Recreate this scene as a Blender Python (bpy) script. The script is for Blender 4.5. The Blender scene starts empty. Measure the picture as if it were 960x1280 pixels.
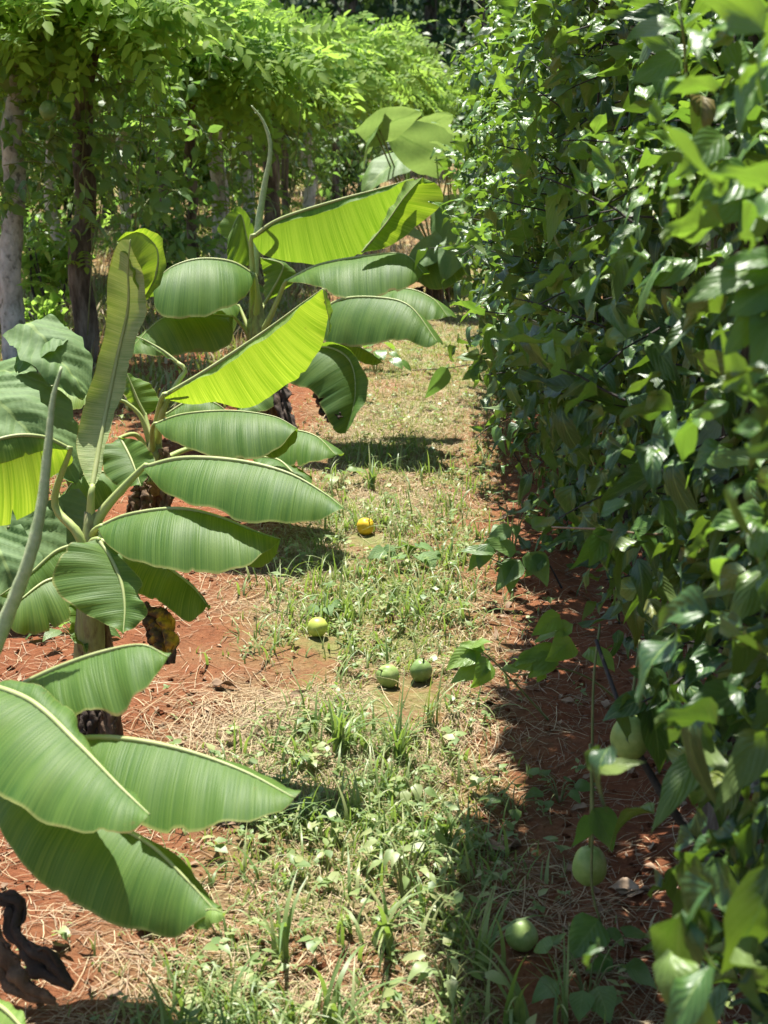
import bpy, math, random
import numpy as np
from mathutils import Vector

R = np.random.default_rng(7)
random.seed(7)
sc = bpy.context.scene
COL = sc.collection
PI = math.pi

# ------------------------------------------------------------------ camera model
FPX = 1900.0                       # focal length in pixels of the 960x1280 photograph
PITCH = math.radians(11.5)
CAM = np.array([0.0, 0.0, 1.75])
FWD = np.array([0.0, math.cos(PITCH), -math.sin(PITCH)])
UPV = np.array([0.0, math.sin(PITCH), math.cos(PITCH)])
RGT = np.array([1.0, 0.0, 0.0])
SLOPE = 0.07
SUN = np.array([-0.07, 0.26, 0.95]); SUN = SUN / np.linalg.norm(SUN)


def W(px, py, d):
    """world point seen at a photograph pixel, d metres along the viewing axis"""
    return CAM + d * (FWD + (px - 480.0) / FPX * RGT + (640.0 - py) / FPX * UPV)


def G(px, py):
    """point of the sloping ground seen at a photograph pixel"""
    r = FWD + (px - 480.0) / FPX * RGT + (640.0 - py) / FPX * UPV
    t = (SLOPE * CAM[1] - CAM[2]) / (r[2] - SLOPE * r[1])
    p = CAM + t * r
    return np.array([p[0], p[1], float(gz(p[0], p[1]))])


def vnoise(x, y, seed=0):
    """smooth value noise, numpy arrays, range 0..1"""
    x = np.asarray(x, float); y = np.asarray(y, float)
    xi = np.floor(x).astype(np.int64); yi = np.floor(y).astype(np.int64)
    xf = x - xi; yf = y - yi
    def h(a, b):
        n = (a * 374761393 + b * 668265263 + seed * 1442695041) & 0x7fffffff
        n = ((n ^ (n >> 13)) * 1274126177) & 0x7fffffff
        return ((n ^ (n >> 16)) & 0xffff) / 65535.0
    u = xf * xf * (3 - 2 * xf); v = yf * yf * (3 - 2 * yf)
    return (h(xi, yi) * (1 - u) + h(xi + 1, yi) * u) * (1 - v) + (h(xi, yi + 1) * (1 - u) + h(xi + 1, yi + 1) * u) * v


def gz(x, y):
    x = np.asarray(x, float); y = np.asarray(y, float)
    base = SLOPE * y + 0.0016 * np.clip(y - 18, 0, None) ** 2 - 0.0016 * np.clip(y - 60, 0, None) ** 2
    near = np.clip(1.2 - np.abs(y - 6) / 30, 0.2, 1)
    b = (vnoise(x * 1.1, y * 1.1, 1) - .5) * .05 + (vnoise(x * 4, y * 4, 2) - .5) * .03 \
        + ((vnoise(x * 11, y * 11, 3) - .5) * .016 + (vnoise(x * 27, y * 27, 4) - .5) * .010) * near
    return base + b


# ------------------------------------------------------------------ mesh helpers
def build(name, V, F, mat, parent=None, origin=(0, 0, 0), uv=None, smooth=True, col=None):
    """V (n,3) array, F list of arrays of quads / tris -> one mesh object"""
    V = np.asarray(V, np.float32) - np.asarray(origin, np.float32)
    if not isinstance(F, (list, tuple)):
        F = [F]
    F = [np.asarray(f, np.int32) for f in F if len(f)]
    me = bpy.data.meshes.new(name)
    nl = sum(f.size for f in F); nf = sum(len(f) for f in F)
    me.vertices.add(len(V)); me.vertices.foreach_set('co', V.ravel())
    me.loops.add(nl); me.polygons.add(nf)
    li = np.concatenate([f.ravel() for f in F])
    tot = np.concatenate([np.full(len(f), f.shape[1], np.int32) for f in F])
    st = np.concatenate([[0], np.cumsum(tot)[:-1]]).astype(np.int32)
    me.loops.foreach_set('vertex_index', li)
    me.polygons.foreach_set('loop_start', st)
    me.polygons.foreach_set('loop_total', tot)
    me.update(calc_edges=True)
    if uv is not None:
        l = me.uv_layers.new(name='UVMap')
        l.data.foreach_set('uv', np.asarray(uv, np.float32)[li].ravel())
    me.polygons.foreach_set('use_smooth', np.full(nf, smooth, bool))
    me.materials.append(mat)
    me.validate()
    o = bpy.data.objects.new(name, me)
    COL.objects.link(o)
    if parent is not None:
        o.parent = parent
    return o


class MB:
    """collects pieces into one mesh"""
    def __init__(s):
        s.V = []; s.Q = []; s.T = []; s.U = []; s.n = 0
    def add(s, V, Q=None, T=None, U=None):
        V = np.asarray(V, float)
        if Q is not None and len(Q): s.Q.append(np.asarray(Q) + s.n)
        if T is not None and len(T): s.T.append(np.asarray(T) + s.n)
        s.V.append(V); s.U.append(np.zeros((len(V), 2)) if U is None else np.asarray(U, float)); s.n += len(V)
    def out(s, name, mat, parent=None, origin=(0, 0, 0), smooth=True):
        F = []
        if s.Q: F.append(np.concatenate(s.Q))
        if s.T: F.append(np.concatenate(s.T))
        return build(name, np.concatenate(s.V), F, mat, parent, origin, np.concatenate(s.U), smooth)


def norm(v):
    v = np.asarray(v, float)
    return v / (np.linalg.norm(v, axis=-1, keepdims=True) + 1e-9)


def cr(pts, n):
    """Catmull-Rom curve through pts, n samples evenly along its length"""
    P = np.asarray(pts, float)
    if len(P) == 2:
        t = np.linspace(0, 1, n)[:, None]
        return P[0] * (1 - t) + P[1] * t
    A = np.vstack([2 * P[0] - P[1], P, 2 * P[-1] - P[-2]])
    out = []
    for i in range(len(P) - 1):
        p0, p1, p2, p3 = A[i:i + 4]
        t = np.linspace(0, 1, 24, endpoint=False)[:, None]
        out.append(.5 * ((2 * p1) + (-p0 + p2) * t + (2 * p0 - 5 * p1 + 4 * p2 - p3) * t ** 2 + (-p0 + 3 * p1 - 3 * p2 + p3) * t ** 3))
    C = np.vstack(out + [P[-1:]])
    L = np.concatenate([[0], np.cumsum(np.linalg.norm(np.diff(C, axis=0), axis=1))])
    s = np.linspace(0, L[-1], n)
    return np.stack([np.interp(s, L, C[:, k]) for k in range(C.shape[1])], 1)


def grid_quads(a, b):
    i = np.arange(a - 1)[:, None] * b + np.arange(b - 1)[None]
    return np.stack([i, i + 1, i + b + 1, i + b], -1).reshape(-1, 4)


def tube(mb, path, rad, k=8, jitter=0.0, cap=True):
    P = np.asarray(path, float); n = len(P)
    rad = np.broadcast_to(np.asarray(rad, float), (n,)) if np.ndim(rad) == 0 else np.interp(np.linspace(0, 1, n), np.linspace(0, 1, len(rad)), rad)
    T = norm(np.gradient(P, axis=0))
    ref = np.array([0.31, 0.2, 0.93]) if abs(T[:, 2].mean()) < .8 else np.array([1.0, .1, 0])
    X = norm(np.cross(T, ref)); Y = np.cross(T, X)
    a = np.linspace(0, 2 * PI, k, endpoint=False)
    rr = rad[:, None] * (1 + jitter * (R.random((n, k)) - .5) * 2)
    V = P[:, None] + rr[..., None] * (np.cos(a)[None, :, None] * X[:, None] + np.sin(a)[None, :, None] * Y[:, None])
    i = np.arange(n - 1)[:, None] * k; j = np.arange(k)[None]; j2 = (j + 1) % k
    Q = np.stack([i + j, i + j2, i + k + j2, i + k + j], -1).reshape(-1, 4)
    L = np.concatenate([[0], np.cumsum(np.linalg.norm(np.diff(P, axis=0), axis=1))])
    U = np.stack([np.broadcast_to(np.arange(k)[None] / k, (n, k)), np.broadcast_to(L[:, None], (n, k))], -1).reshape(-1, 2)
    V = V.reshape(-1, 3); Tt = None
    if cap:
        V = np.vstack([V, P[:1], P[-1:]]); U = np.vstack([U, [[0, 0]], [[0, L[-1]]]])
        c = np.arange(k); c2 = (c + 1) % k
        Tt = np.vstack([np.stack([c2, c, np.full(k, n * k)], 1), np.stack([(n - 1) * k + c, (n - 1) * k + c2, np.full(k, n * k + 1)], 1)])
    mb.add(V, Q, Tt, U)


def thing(name, label, cat, loc, group=None):
    o = bpy.data.objects.new(name, None); COL.objects.link(o)
    o.empty_display_size = .1
    o.location = [float(c) for c in loc]
    tag(o, label, cat, group)
    return o


def tag(o, label=None, cat=None, group=None, kind=None):
    if label: o['label'] = label
    if cat: o['category'] = cat
    if group: o['group'] = group
    if kind: o['kind'] = kind
    return o


# ------------------------------------------------------------------ materials
def new_mat(name):
    m = bpy.data.materials.new(name); m.use_nodes = True
    nt = m.node_tree; nt.nodes.clear()
    out = nt.nodes.new('ShaderNodeOutputMaterial')
    return m, nt, out


def N(nt, t, **kw):
    n = nt.nodes.new('ShaderNode' + t)
    for k, v in kw.items():
        if k.startswith('i_'):
            n.inputs[k[2:].replace('_', ' ')].default_value = v
        else:
            setattr(n, k, v)
    return n


def ramp(nt, stops, fac=None, interp='LINEAR'):
    r = nt.nodes.new('ShaderNodeValToRGB'); e = r.color_ramp; e.interpolation = interp
    while len(e.elements) < len(stops): e.elements.new(.5)
    for el, (p, c) in zip(e.elements, stops):
        el.position = p; el.color = (*c, 1) if len(c) == 3 else c
    if fac is not None: nt.links.new(fac, r.inputs[0])
    return r


def mixc(nt, a, b, fac, blend='MIX'):
    m = nt.nodes.new('ShaderNodeMix'); m.data_type = 'RGBA'; m.blend_type = blend
    for s, v in ((6, a), (7, b), (0, fac)):
        if hasattr(v, 'is_output'): nt.links.new(v, m.inputs[s])
        else: m.inputs[s].default_value = v if s == 0 else (*v, 1)
    return m.outputs[2]


def math_(nt, op, a, b=None, c=None):
    m = nt.nodes.new('ShaderNodeMath'); m.operation = op
    for s, v in enumerate((a, b, c)):
        if v is None: continue
        if hasattr(v, 'is_output'): nt.links.new(v, m.inputs[s])
        else: m.inputs[s].default_value = v
    return m.outputs[0]


def leaf_out(nt, out, col, trans, rough, tfac, bump=None, bstr=.3, under=None, spec=.5):
    """reflecting + light-passing leaf"""
    p = N(nt, 'BsdfPrincipled'); p.inputs['Roughness'].default_value = rough
    p.inputs['Specular IOR Level'].default_value = spec
    if under is not None:
        g = N(nt, 'NewGeometry')
        col = mixc(nt, col, under, math_(nt, 'MULTIPLY', g.outputs['Backfacing'], .65))
    nt.links.new(col, p.inputs['Base Color'])
    t = N(nt, 'BsdfTranslucent')
    if hasattr(trans, 'is_output'): nt.links.new(trans, t.inputs['Color'])
    else: t.inputs['Color'].default_value = (*trans, 1)
    if bump is not None:
        b = N(nt, 'Bump'); b.inputs['Strength'].default_value = bstr; b.inputs['Distance'].default_value = .004
        nt.links.new(bump, b.inputs['Height'])
        nt.links.new(b.outputs[0], p.inputs['Normal'])
    mx = N(nt, 'MixShader'); mx.inputs[0].default_value = tfac
    nt.links.new(p.outputs[0], mx.inputs[1]); nt.links.new(t.outputs[0], mx.inputs[2])
    nt.links.new(mx.outputs[0], out.inputs['Surface'])


def vine_leaf_mat(name, stops, trans, rough=.33, tfac=.3, under=(.16, .22, .07)):
    m, nt, out = new_mat(name)
    g = N(nt, 'NewGeometry')
    r = ramp(nt, stops, g.outputs['Random Per Island'])
    uv = N(nt, 'UVMap'); sp = N(nt, 'SeparateXYZ'); nt.links.new(uv.outputs[0], sp.inputs[0])
    ax = math_(nt, 'ABSOLUTE', math_(nt, 'SUBTRACT', sp.outputs[0], .5))
    ph = math_(nt, 'SUBTRACT', math_(nt, 'MULTIPLY', sp.outputs[1], 7.0), math_(nt, 'MULTIPLY', ax, 5.5))
    fr = math_(nt, 'ABSOLUTE', math_(nt, 'SUBTRACT', math_(nt, 'FRACT', ph), .5))     # 0.5 on the lateral veins
    lat = math_(nt, 'GREATER_THAN', fr, .45)
    mid = math_(nt, 'LESS_THAN', ax, .022)
    vein = math_(nt, 'MAXIMUM', math_(nt, 'MULTIPLY', lat, .35), math_(nt, 'MULTIPLY', mid, .8))
    no = N(nt, 'TexNoise'); no.inputs['Scale'].default_value = 45; no.inputs['Detail'].default_value = 3
    tc = N(nt, 'TexCoord'); nt.links.new(tc.outputs['Object'], no.inputs['Vector'])
    c = mixc(nt, r.outputs[0], (.02, .05, .012), math_(nt, 'MULTIPLY', no.outputs[0], .45))
    c = mixc(nt, c, (.26, .36, .10), math_(nt, 'MULTIPLY', vein, .7))
    h = math_(nt, 'SUBTRACT', math_(nt, 'MULTIPLY', fr, -1.0), math_(nt, 'MULTIPLY', no.outputs[0], 1.2))
    tr = mixc(nt, trans, (trans[0] * .45, trans[1] * .55, trans[2] * .6), g.outputs['Random Per Island'])
    tr = mixc(nt, tr, (trans[0] * .35, trans[1] * .45, trans[2] * .4), math_(nt, 'ADD', math_(nt, 'MULTIPLY', vein, .8), math_(nt, 'MULTIPLY', no.outputs[0], .5)))
    leaf_out(nt, out, c, tr, rough, tfac, h, .32, under)
    return m


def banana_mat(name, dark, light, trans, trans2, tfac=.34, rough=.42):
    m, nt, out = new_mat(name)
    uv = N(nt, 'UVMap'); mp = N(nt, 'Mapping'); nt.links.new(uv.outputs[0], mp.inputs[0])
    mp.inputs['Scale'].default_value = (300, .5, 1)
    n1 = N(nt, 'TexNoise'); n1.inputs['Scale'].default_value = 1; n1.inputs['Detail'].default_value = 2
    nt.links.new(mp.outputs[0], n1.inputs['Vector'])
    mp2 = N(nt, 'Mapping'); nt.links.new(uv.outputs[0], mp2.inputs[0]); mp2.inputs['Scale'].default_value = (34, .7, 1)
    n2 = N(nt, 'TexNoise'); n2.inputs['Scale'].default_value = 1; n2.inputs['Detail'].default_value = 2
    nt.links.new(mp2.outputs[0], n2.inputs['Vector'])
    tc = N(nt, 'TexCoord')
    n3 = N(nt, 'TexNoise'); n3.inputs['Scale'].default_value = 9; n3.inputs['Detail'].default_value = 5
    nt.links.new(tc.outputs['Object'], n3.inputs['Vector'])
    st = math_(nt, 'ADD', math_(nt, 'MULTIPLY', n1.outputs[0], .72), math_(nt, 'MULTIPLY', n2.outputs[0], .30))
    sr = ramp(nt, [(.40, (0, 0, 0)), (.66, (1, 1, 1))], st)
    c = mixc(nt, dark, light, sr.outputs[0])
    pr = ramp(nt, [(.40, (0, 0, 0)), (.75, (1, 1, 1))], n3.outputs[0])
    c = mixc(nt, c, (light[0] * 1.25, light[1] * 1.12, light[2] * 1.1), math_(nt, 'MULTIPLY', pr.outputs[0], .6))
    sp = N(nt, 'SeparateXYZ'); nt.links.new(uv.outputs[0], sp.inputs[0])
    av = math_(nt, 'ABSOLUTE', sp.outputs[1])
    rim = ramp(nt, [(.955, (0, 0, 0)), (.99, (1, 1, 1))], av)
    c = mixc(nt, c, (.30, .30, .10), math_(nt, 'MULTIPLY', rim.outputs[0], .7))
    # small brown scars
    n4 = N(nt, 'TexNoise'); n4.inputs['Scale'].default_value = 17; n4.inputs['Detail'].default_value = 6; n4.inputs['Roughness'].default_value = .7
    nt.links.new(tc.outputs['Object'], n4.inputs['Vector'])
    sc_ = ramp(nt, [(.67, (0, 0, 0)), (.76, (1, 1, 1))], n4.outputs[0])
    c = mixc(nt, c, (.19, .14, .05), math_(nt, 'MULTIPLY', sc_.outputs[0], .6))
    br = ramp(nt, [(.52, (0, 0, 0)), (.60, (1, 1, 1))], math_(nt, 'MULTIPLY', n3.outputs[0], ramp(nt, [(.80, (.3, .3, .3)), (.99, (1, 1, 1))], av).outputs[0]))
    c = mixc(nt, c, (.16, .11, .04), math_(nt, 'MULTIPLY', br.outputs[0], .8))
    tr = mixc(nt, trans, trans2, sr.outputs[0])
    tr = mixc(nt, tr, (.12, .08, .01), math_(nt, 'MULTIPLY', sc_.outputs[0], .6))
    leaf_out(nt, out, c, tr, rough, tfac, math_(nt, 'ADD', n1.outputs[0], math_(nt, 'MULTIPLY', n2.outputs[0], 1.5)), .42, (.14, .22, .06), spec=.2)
    return m


def noise_mat(name, stops, scale=20, detail=6, rough=.8, bump=.4, stretch=(1, 1, 1), bdist=.01, coord='Object', second=None):
    m, nt, out = new_mat(name)
    tc = N(nt, 'TexCoord'); mp = N(nt, 'Mapping'); nt.links.new(tc.outputs[coord], mp.inputs[0]); mp.inputs['Scale'].default_value = stretch
    n = N(nt, 'TexNoise'); n.inputs['Scale'].default_value = scale; n.inputs['Detail'].default_value = detail; n.inputs['Roughness'].default_value = .65
    nt.links.new(mp.outputs[0], n.inputs['Vector'])
    r = ramp(nt, stops, n.outputs[0]); c = r.outputs[0]
    if second:
        n2 = N(nt, 'TexNoise'); n2.inputs['Scale'].default_value = second[0]; n2.inputs['Detail'].default_value = 4
        nt.links.new(tc.outputs[coord], n2.inputs['Vector'])
        r2 = ramp(nt, [(second[1], (0, 0, 0)), (second[1] + .12, (1, 1, 1))], n2.outputs[0])
        c = mixc(nt, c, second[2], math_(nt, 'MULTIPLY', r2.outputs[0], second[3]))
    p = N(nt, 'BsdfPrincipled'); p.inputs['Roughness'].default_value = rough; p.inputs['Specular IOR Level'].default_value = .3
    nt.links.new(c, p.inputs['Base Color'])
    b = N(nt, 'Bump'); b.inputs['Strength'].default_value = bump; b.inputs['Distance'].default_value = bdist
    nt.links.new(n.outputs[0], b.inputs['Height']); nt.links.new(b.outputs[0], p.inputs['Normal'])
    nt.links.new(p.outputs[0], out.inputs['Surface'])
    return m


def blade_mat(name, stops, trans, tfac=.25, rough=.5, spec=.35):
    m, nt, out = new_mat(name)
    g = N(nt, 'NewGeometry'); r = ramp(nt, stops, g.outputs['Random Per Island'])
    leaf_out(nt, out, r.outputs[0], trans, rough, tfac, spec=spec)
    return m


M = {}
M['vine'] = vine_leaf_mat('passion vine leaf', [(0, (.020, .054, .018)), (.45, (.030, .078, .021)), (.8, (.052, .125, .026)), (.965, (.13, .21, .035)), (.99, (.24, .24, .04)), (1, (.24, .17, .06))], (.28, .46, .035), .42, .20)
M['shoot'] = vine_leaf_mat('young and painted-lit vine leaf', [(0, (.06, .145, .026)), (1, (.12, .235, .04))], (.36, .58, .05), .38, .34)  # young shoots; on the upper wall the lighter tone is painted sunlight
M['sprig'] = vine_leaf_mat('sprig leaf with painted sunlight', [(0, (.14, .27, .035)), (1, (.22, .34, .06))], (.46, .70, .06), .42, .36)  # brighter version of the young leaf, sunlight put into its colours
M['vine_far'] = vine_leaf_mat('trellis vine leaf', [(0, (.06, .13, .035)), (.6, (.10, .19, .045)), (1, (.16, .25, .06))], (.36, .60, .09), .45, .42)
M['pinnate'] = blade_mat('pinnate leaf', [(0, (.07, .15, .03)), (.5, (.115, .205, .03)), (1, (.19, .28, .042))], (.38, .60, .09), .46, .6, .12)
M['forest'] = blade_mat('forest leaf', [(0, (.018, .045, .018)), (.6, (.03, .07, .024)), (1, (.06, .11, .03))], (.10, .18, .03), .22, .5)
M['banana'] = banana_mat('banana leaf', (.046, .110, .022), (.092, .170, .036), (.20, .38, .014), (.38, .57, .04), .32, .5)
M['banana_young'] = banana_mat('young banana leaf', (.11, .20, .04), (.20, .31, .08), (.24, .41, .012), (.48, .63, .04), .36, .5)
M['banana_pale'] = banana_mat('pale banana leaf underside', (.17, .25, .09), (.33, .38, .19), (.30, .42, .03), (.50, .58, .08), .18, .5)
M['midrib'] = noise_mat('banana midrib', [(.3, (.24, .30, .10)), (.7, (.36, .38, .17))], 14, 4, .5, .1)
M['petiole'] = noise_mat('banana petiole', [(.3, (.20, .29, .08)), (.55, (.32, .37, .13)), (.8, (.34, .28, .14))], 9, 5, .5, .15, (1, 1, .4))
M['cigar'] = noise_mat('furled banana leaf', [(.3, (.26, .34, .15)), (.7, (.40, .46, .25))], 60, 4, .5, .35, (1, 1, 1), .004)
M['pseudostem'] = noise_mat('banana pseudostem', [(.25, (.07, .045, .025)), (.45, (.20, .20, .09)), (.6, (.26, .29, .12)), (.8, (.30, .17, .09))], 34, 7, .65, .6, (1.6, 1.6, .16))
M['withered'] = noise_mat('withered banana leaf', [(.25, (.014, .010, .008)), (.55, (.045, .030, .021)), (.8, (.13, .085, .055))], 22, 7, .85, .8, (1, 1, .5), .015)
M['withered_brown'] = noise_mat('dry brown banana sheath', [(.3, (.05, .03, .018)), (.55, (.14, .085, .05)), (.8, (.30, .21, .13))], 16, 7, .85, .8, (1.5, 1.5, .3), .015)
M['withered_yellow'] = noise_mat('dying banana leaf', [(.35, (.03, .02, .012)), (.5, (.10, .055, .03)), (.62, (.55, .30, .02)), (.8, (.55, .36, .05))], 14, 6, .8, .6)
M['stem'] = noise_mat('green vine stem', [(.3, (.10, .14, .04)), (.7, (.20, .20, .08))], 30, 4, .6, .2)
M['stem_dark'] = noise_mat('woody vine stem', [(.3, (.022, .020, .020)), (.7, (.06, .05, .045))], 40, 6, .8, .6)
M['stem_pink'] = noise_mat('pinkish vine stem', [(.3, (.20, .13, .09)), (.7, (.32, .22, .15))], 40, 6, .6, .3)
M['bark_pale'] = noise_mat('pale bark', [(.30, (.14, .13, .11)), (.45, (.34, .33, .30)), (.62, (.50, .48, .45)), (.8, (.62, .60, .57))], 15, 8, .9, .9, (1, 1, .6), .02, second=(17, .56, (.10, .095, .075), .8))
M['bark_dark'] = noise_mat('dark bark', [(.35, (.03, .022, .016)), (.5, (.10, .078, .06)), (.68, (.24, .20, .17))], 15, 8, .9, 1, (1, 1, .22), .03)
M['fruit_green'] = noise_mat('green passion fruit', [(.3, (.10, .17, .045)), (.55, (.165, .245, .075)), (.75, (.28, .35, .13))], 30, 7, .4, .2, bdist=.003, second=(95, .60, (.30, .36, .17), .5))
M['fruit_pale'] = noise_mat('pale green passion fruit', [(.3, (.16, .25, .065)), (.55, (.25, .34, .10)), (.75, (.40, .46, .19))], 22, 5, .42, .12, bdist=.003, second=(30, .62, (.17, .26, .09), .6))
M['fruit_lime'] = noise_mat('yellowing passion fruit', [(.3, (.28, .36, .06)), (.6, (.42, .48, .09)), (.8, (.52, .56, .16))], 20, 5, .42, .12, bdist=.003, second=(16, .62, (.16, .13, .06), .6))
M['fruit_yellow'] = noise_mat('ripe yellow passion fruit', [(.3, (.50, .29, .015)), (.55, (.66, .44, .025)), (.8, (.72, .52, .06))], 16, 5, .45, .12, bdist=.003, second=(14, .66, (.26, .14, .03), .7))
M['taro'] = vine_leaf_mat('elephant ear leaf', [(0, (.08, .19, .045)), (1, (.14, .25, .06))], (.40, .54, .12), .6, .36, (.20, .27, .10))
M['squash'] = vine_leaf_mat('broad lobed leaf', [(0, (.09, .19, .05)), (1, (.15, .25, .075))], (.30, .50, .05), .7, .3)
M['grass'] = blade_mat('grass blade', [(0, (.12, .175, .05)), (.3, (.20, .24, .085)), (.55, (.28, .29, .13)), (.75, (.37, .33, .17)), (1, (.46, .37, .22))], (.30, .40, .06), .3, .5)
M['weed'] = blade_mat('weed leaf', [(0, (.10, .17, .055)), (.6, (.19, .25, .09)), (1, (.30, .32, .14))], (.30, .46, .06), .3, .45)
M['straw'] = blade_mat('dry straw', [(0, (.17, .11, .055)), (.4, (.32, .24, .13)), (.8, (.46, .37, .22)), (1, (.20, .11, .06))], (.40, .30, .15), .12, .6)
M['litter'] = noise_mat('dead leaf litter', [(.3, (.10, .06, .035)), (.55, (.28, .19, .12)), (.8, (.48, .38, .28))], 8, 5, .85, .5)


def ground_mat():
    m, nt, out = new_mat('red soil')
    tc = N(nt, 'TexCoord')
    def nz(s, d=6, r=.6):
        n = N(nt, 'TexNoise'); n.inputs['Scale'].default_value = s; n.inputs['Detail'].default_value = d; n.inputs['Roughness'].default_value = r
        nt.links.new(tc.outputs['Object'], n.inputs['Vector']); return n.outputs[0]
    a = ramp(nt, [(.32, (.12, .042, .021)), (.5, (.21, .070, .030)), (.68, (.30, .118, .055))], nz(34, 8, .7)).outputs[0]
    b = ramp(nt, [(.35, (.16, .054, .024)), (.65, (.27, .105, .05))], nz(2.2, 5)).outputs[0]
    c = mixc(nt, a, b, .4)
    # litter and dry thatch
    l = ramp(nt, [(.44, (0, 0, 0)), (.60, (1, 1, 1))], nz(3.1, 6, .65)).outputs[0]
    lc = ramp(nt, [(.3, (.11, .07, .035)), (.5, (.25, .19, .10)), (.7, (.40, .33, .19))], nz(70, 6, .7)).outputs[0]
    at = N(nt, 'Attribute'); at.attribute_name = 'thatch'
    f = math_(nt, 'MULTIPLY', math_(nt, 'ADD', math_(nt, 'MULTIPLY', l, .65), .30), at.outputs['Fac'])
    c = mixc(nt, c, lc, f)
    gcol = ramp(nt, [(.35, (.13, .17, .05)), (.65, (.27, .30, .11))], nz(25, 6, .7)).outputs[0]
    at2 = N(nt, 'Attribute'); at2.attribute_name = 'green'
    gf = math_(nt, 'MULTIPLY', at2.outputs['Fac'], ramp(nt, [(.38, (0, 0, 0)), (.6, (1, 1, 1))], nz(5.5, 6, .65)).outputs[0])
    c = mixc(nt, c, gcol, gf)
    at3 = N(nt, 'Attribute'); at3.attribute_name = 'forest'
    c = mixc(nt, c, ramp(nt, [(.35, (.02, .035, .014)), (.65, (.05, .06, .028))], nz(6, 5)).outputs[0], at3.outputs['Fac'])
    p = N(nt, 'BsdfPrincipled'); p.inputs['Roughness'].default_value = .95; p.inputs['Specular IOR Level'].default_value = .1
    nt.links.new(c, p.inputs['Base Color'])
    b1 = N(nt, 'Bump'); b1.inputs['Strength'].default_value = .9; b1.inputs['Distance'].default_value = .022
    nt.links.new(nz(62, 8, .75), b1.inputs['Height']); nt.links.new(b1.outputs[0], p.inputs['Normal'])
    nt.links.new(p.outputs[0], out.inputs['Surface'])
    return m


# ------------------------------------------------------------------ lane layout
def lane_c(y):                      # centre of the grassy strip
    return np.interp(y, [0, 3, 5.6, 8.5, 12.4, 20], [-.08, -.06, -.02, .2, .55, 1.1])


def hedge_face(y):                  # left face of the vine wall
    return np.interp(y, [1.5, 3, 4.5, 6, 9, 11.5], [.55, .53, .49, .44, .62, .79])


def cover(x, y):
    """how grassy a spot is, 0..1"""
    w = np.interp(y, [2, 4, 6, 9, 13], [.32, .33, .36, .46, .45])
    u = (x - lane_c(y)) / w
    s = np.exp(-np.abs(u) ** 3 * .9)
    n = vnoise(x * 2.3, y * 1.6, 11) * .6 + vnoise(x * 6, y * 4.5, 12) * .4
    lane = s * np.clip((n - .16) * 2.6 + np.clip((y - 6.5) / 8, 0, .5), 0, 1)
    far = np.clip((y - 9) / 4, 0, 1) * np.clip((-.1 - (x - lane_c(y))) / .3, 0, 1) * .6
    left = np.clip((-1.25 - x) / .5, 0, 1) * .7
    right = np.clip((x - hedge_face(y) - .9) / .4, 0, 1) * .7
    return np.clip(np.maximum.reduce([lane, far * n * 1.6, left * n * 1.5, right * n * 1.6]), 0, 1)


# ------------------------------------------------------------------ ground
xs = np.concatenate([-np.geomspace(60, 2.6, 26), np.arange(-2.4, -1.5, .08), np.arange(-1.5, 1.3, .022), np.arange(1.3, 2.6, .08), np.geomspace(2.7, 60, 26)])
ys = np.concatenate([np.arange(-8, 1.5, .5), np.arange(1.5, 2.4, .06), np.arange(2.4, 8, .024), np.arange(8, 14, .06), np.geomspace(14, 95, 70)])
XX, YY = np.meshgrid(xs, ys)
ZZ = gz(XX, YY)
gv = np.stack([XX, YY, ZZ], -1).reshape(-1, 3)
q = grid_quads(len(ys), len(xs))
ground = build('ground', gv, q, ground_mat())
tag(ground, 'red soil ground of the plantation lane', kind='structure'); ground['category'] = 'ground'
cv = cover(gv[:, 0], gv[:, 1])
th = np.clip(np.exp(-((gv[:, 0] - lane_c(gv[:, 1]) + .07) / .44) ** 2) * 1.15, .06, 1)
th = np.maximum(th, np.clip((gv[:, 1] - 10) / 6, 0, 1)) * np.clip((34 - gv[:, 1]) / 4, 0, 1)
cv = np.maximum(cv, 1.3 * np.clip((gv[:, 1] - 30) / 4, 0, 1))
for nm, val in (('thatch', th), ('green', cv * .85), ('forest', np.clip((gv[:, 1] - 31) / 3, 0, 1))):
    at = ground.data.attributes.new(nm, 'FLOAT', 'POINT'); at.data.foreach_set('value', val.astype(np.float32))


# ------------------------------------------------------------------ leaf templates and clouds
def leaf_template(nl=5, nw=4, width=.6, droop=.25, fold=.15, wave=.03, shape=(.62, 1.0), tip=1.35, seed=0, twist=0):
    r = np.random.default_rng(seed)
    s = np.linspace(0, 1, nl + 1); v = np.linspace(-1, 1, nw + 1)
    pk = shape[0]
    prof = np.clip(np.sin(PI * s ** pk), 0, None) ** .75 * (1 - s ** 6 * .0) * (1 - .25 * s)
    prof[0] = .06; prof[-1] = .012
    prof = prof / prof.max() * width / 2
    S, Vv = np.meshgrid(s, v, indexing='ij')
    P = np.broadcast_to(prof[:, None], S.shape)
    X = Vv * P; Y = S.copy()
    Z = fold * np.abs(X) - droop * S ** 2 - fold * 1.1 * X ** 2 / max(width, .1)
    ph = r.random() * 6
    Z = Z + wave * np.sin(S * 9 + ph + Vv * 1.3) * np.abs(Vv)
    ang = twist * S
    X2 = X * np.cos(ang) - Z * np.sin(ang) * .4
    Y = Y - droop * .35 * S ** 2
    V = np.stack([X2, Y, Z + X * np.sin(ang)], -1).reshape(-1, 3)
    U = np.stack([Vv * .5 + .5, S], -1).reshape(-1, 2)
    return V, grid_quads(nl + 1, nw + 1), U


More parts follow.
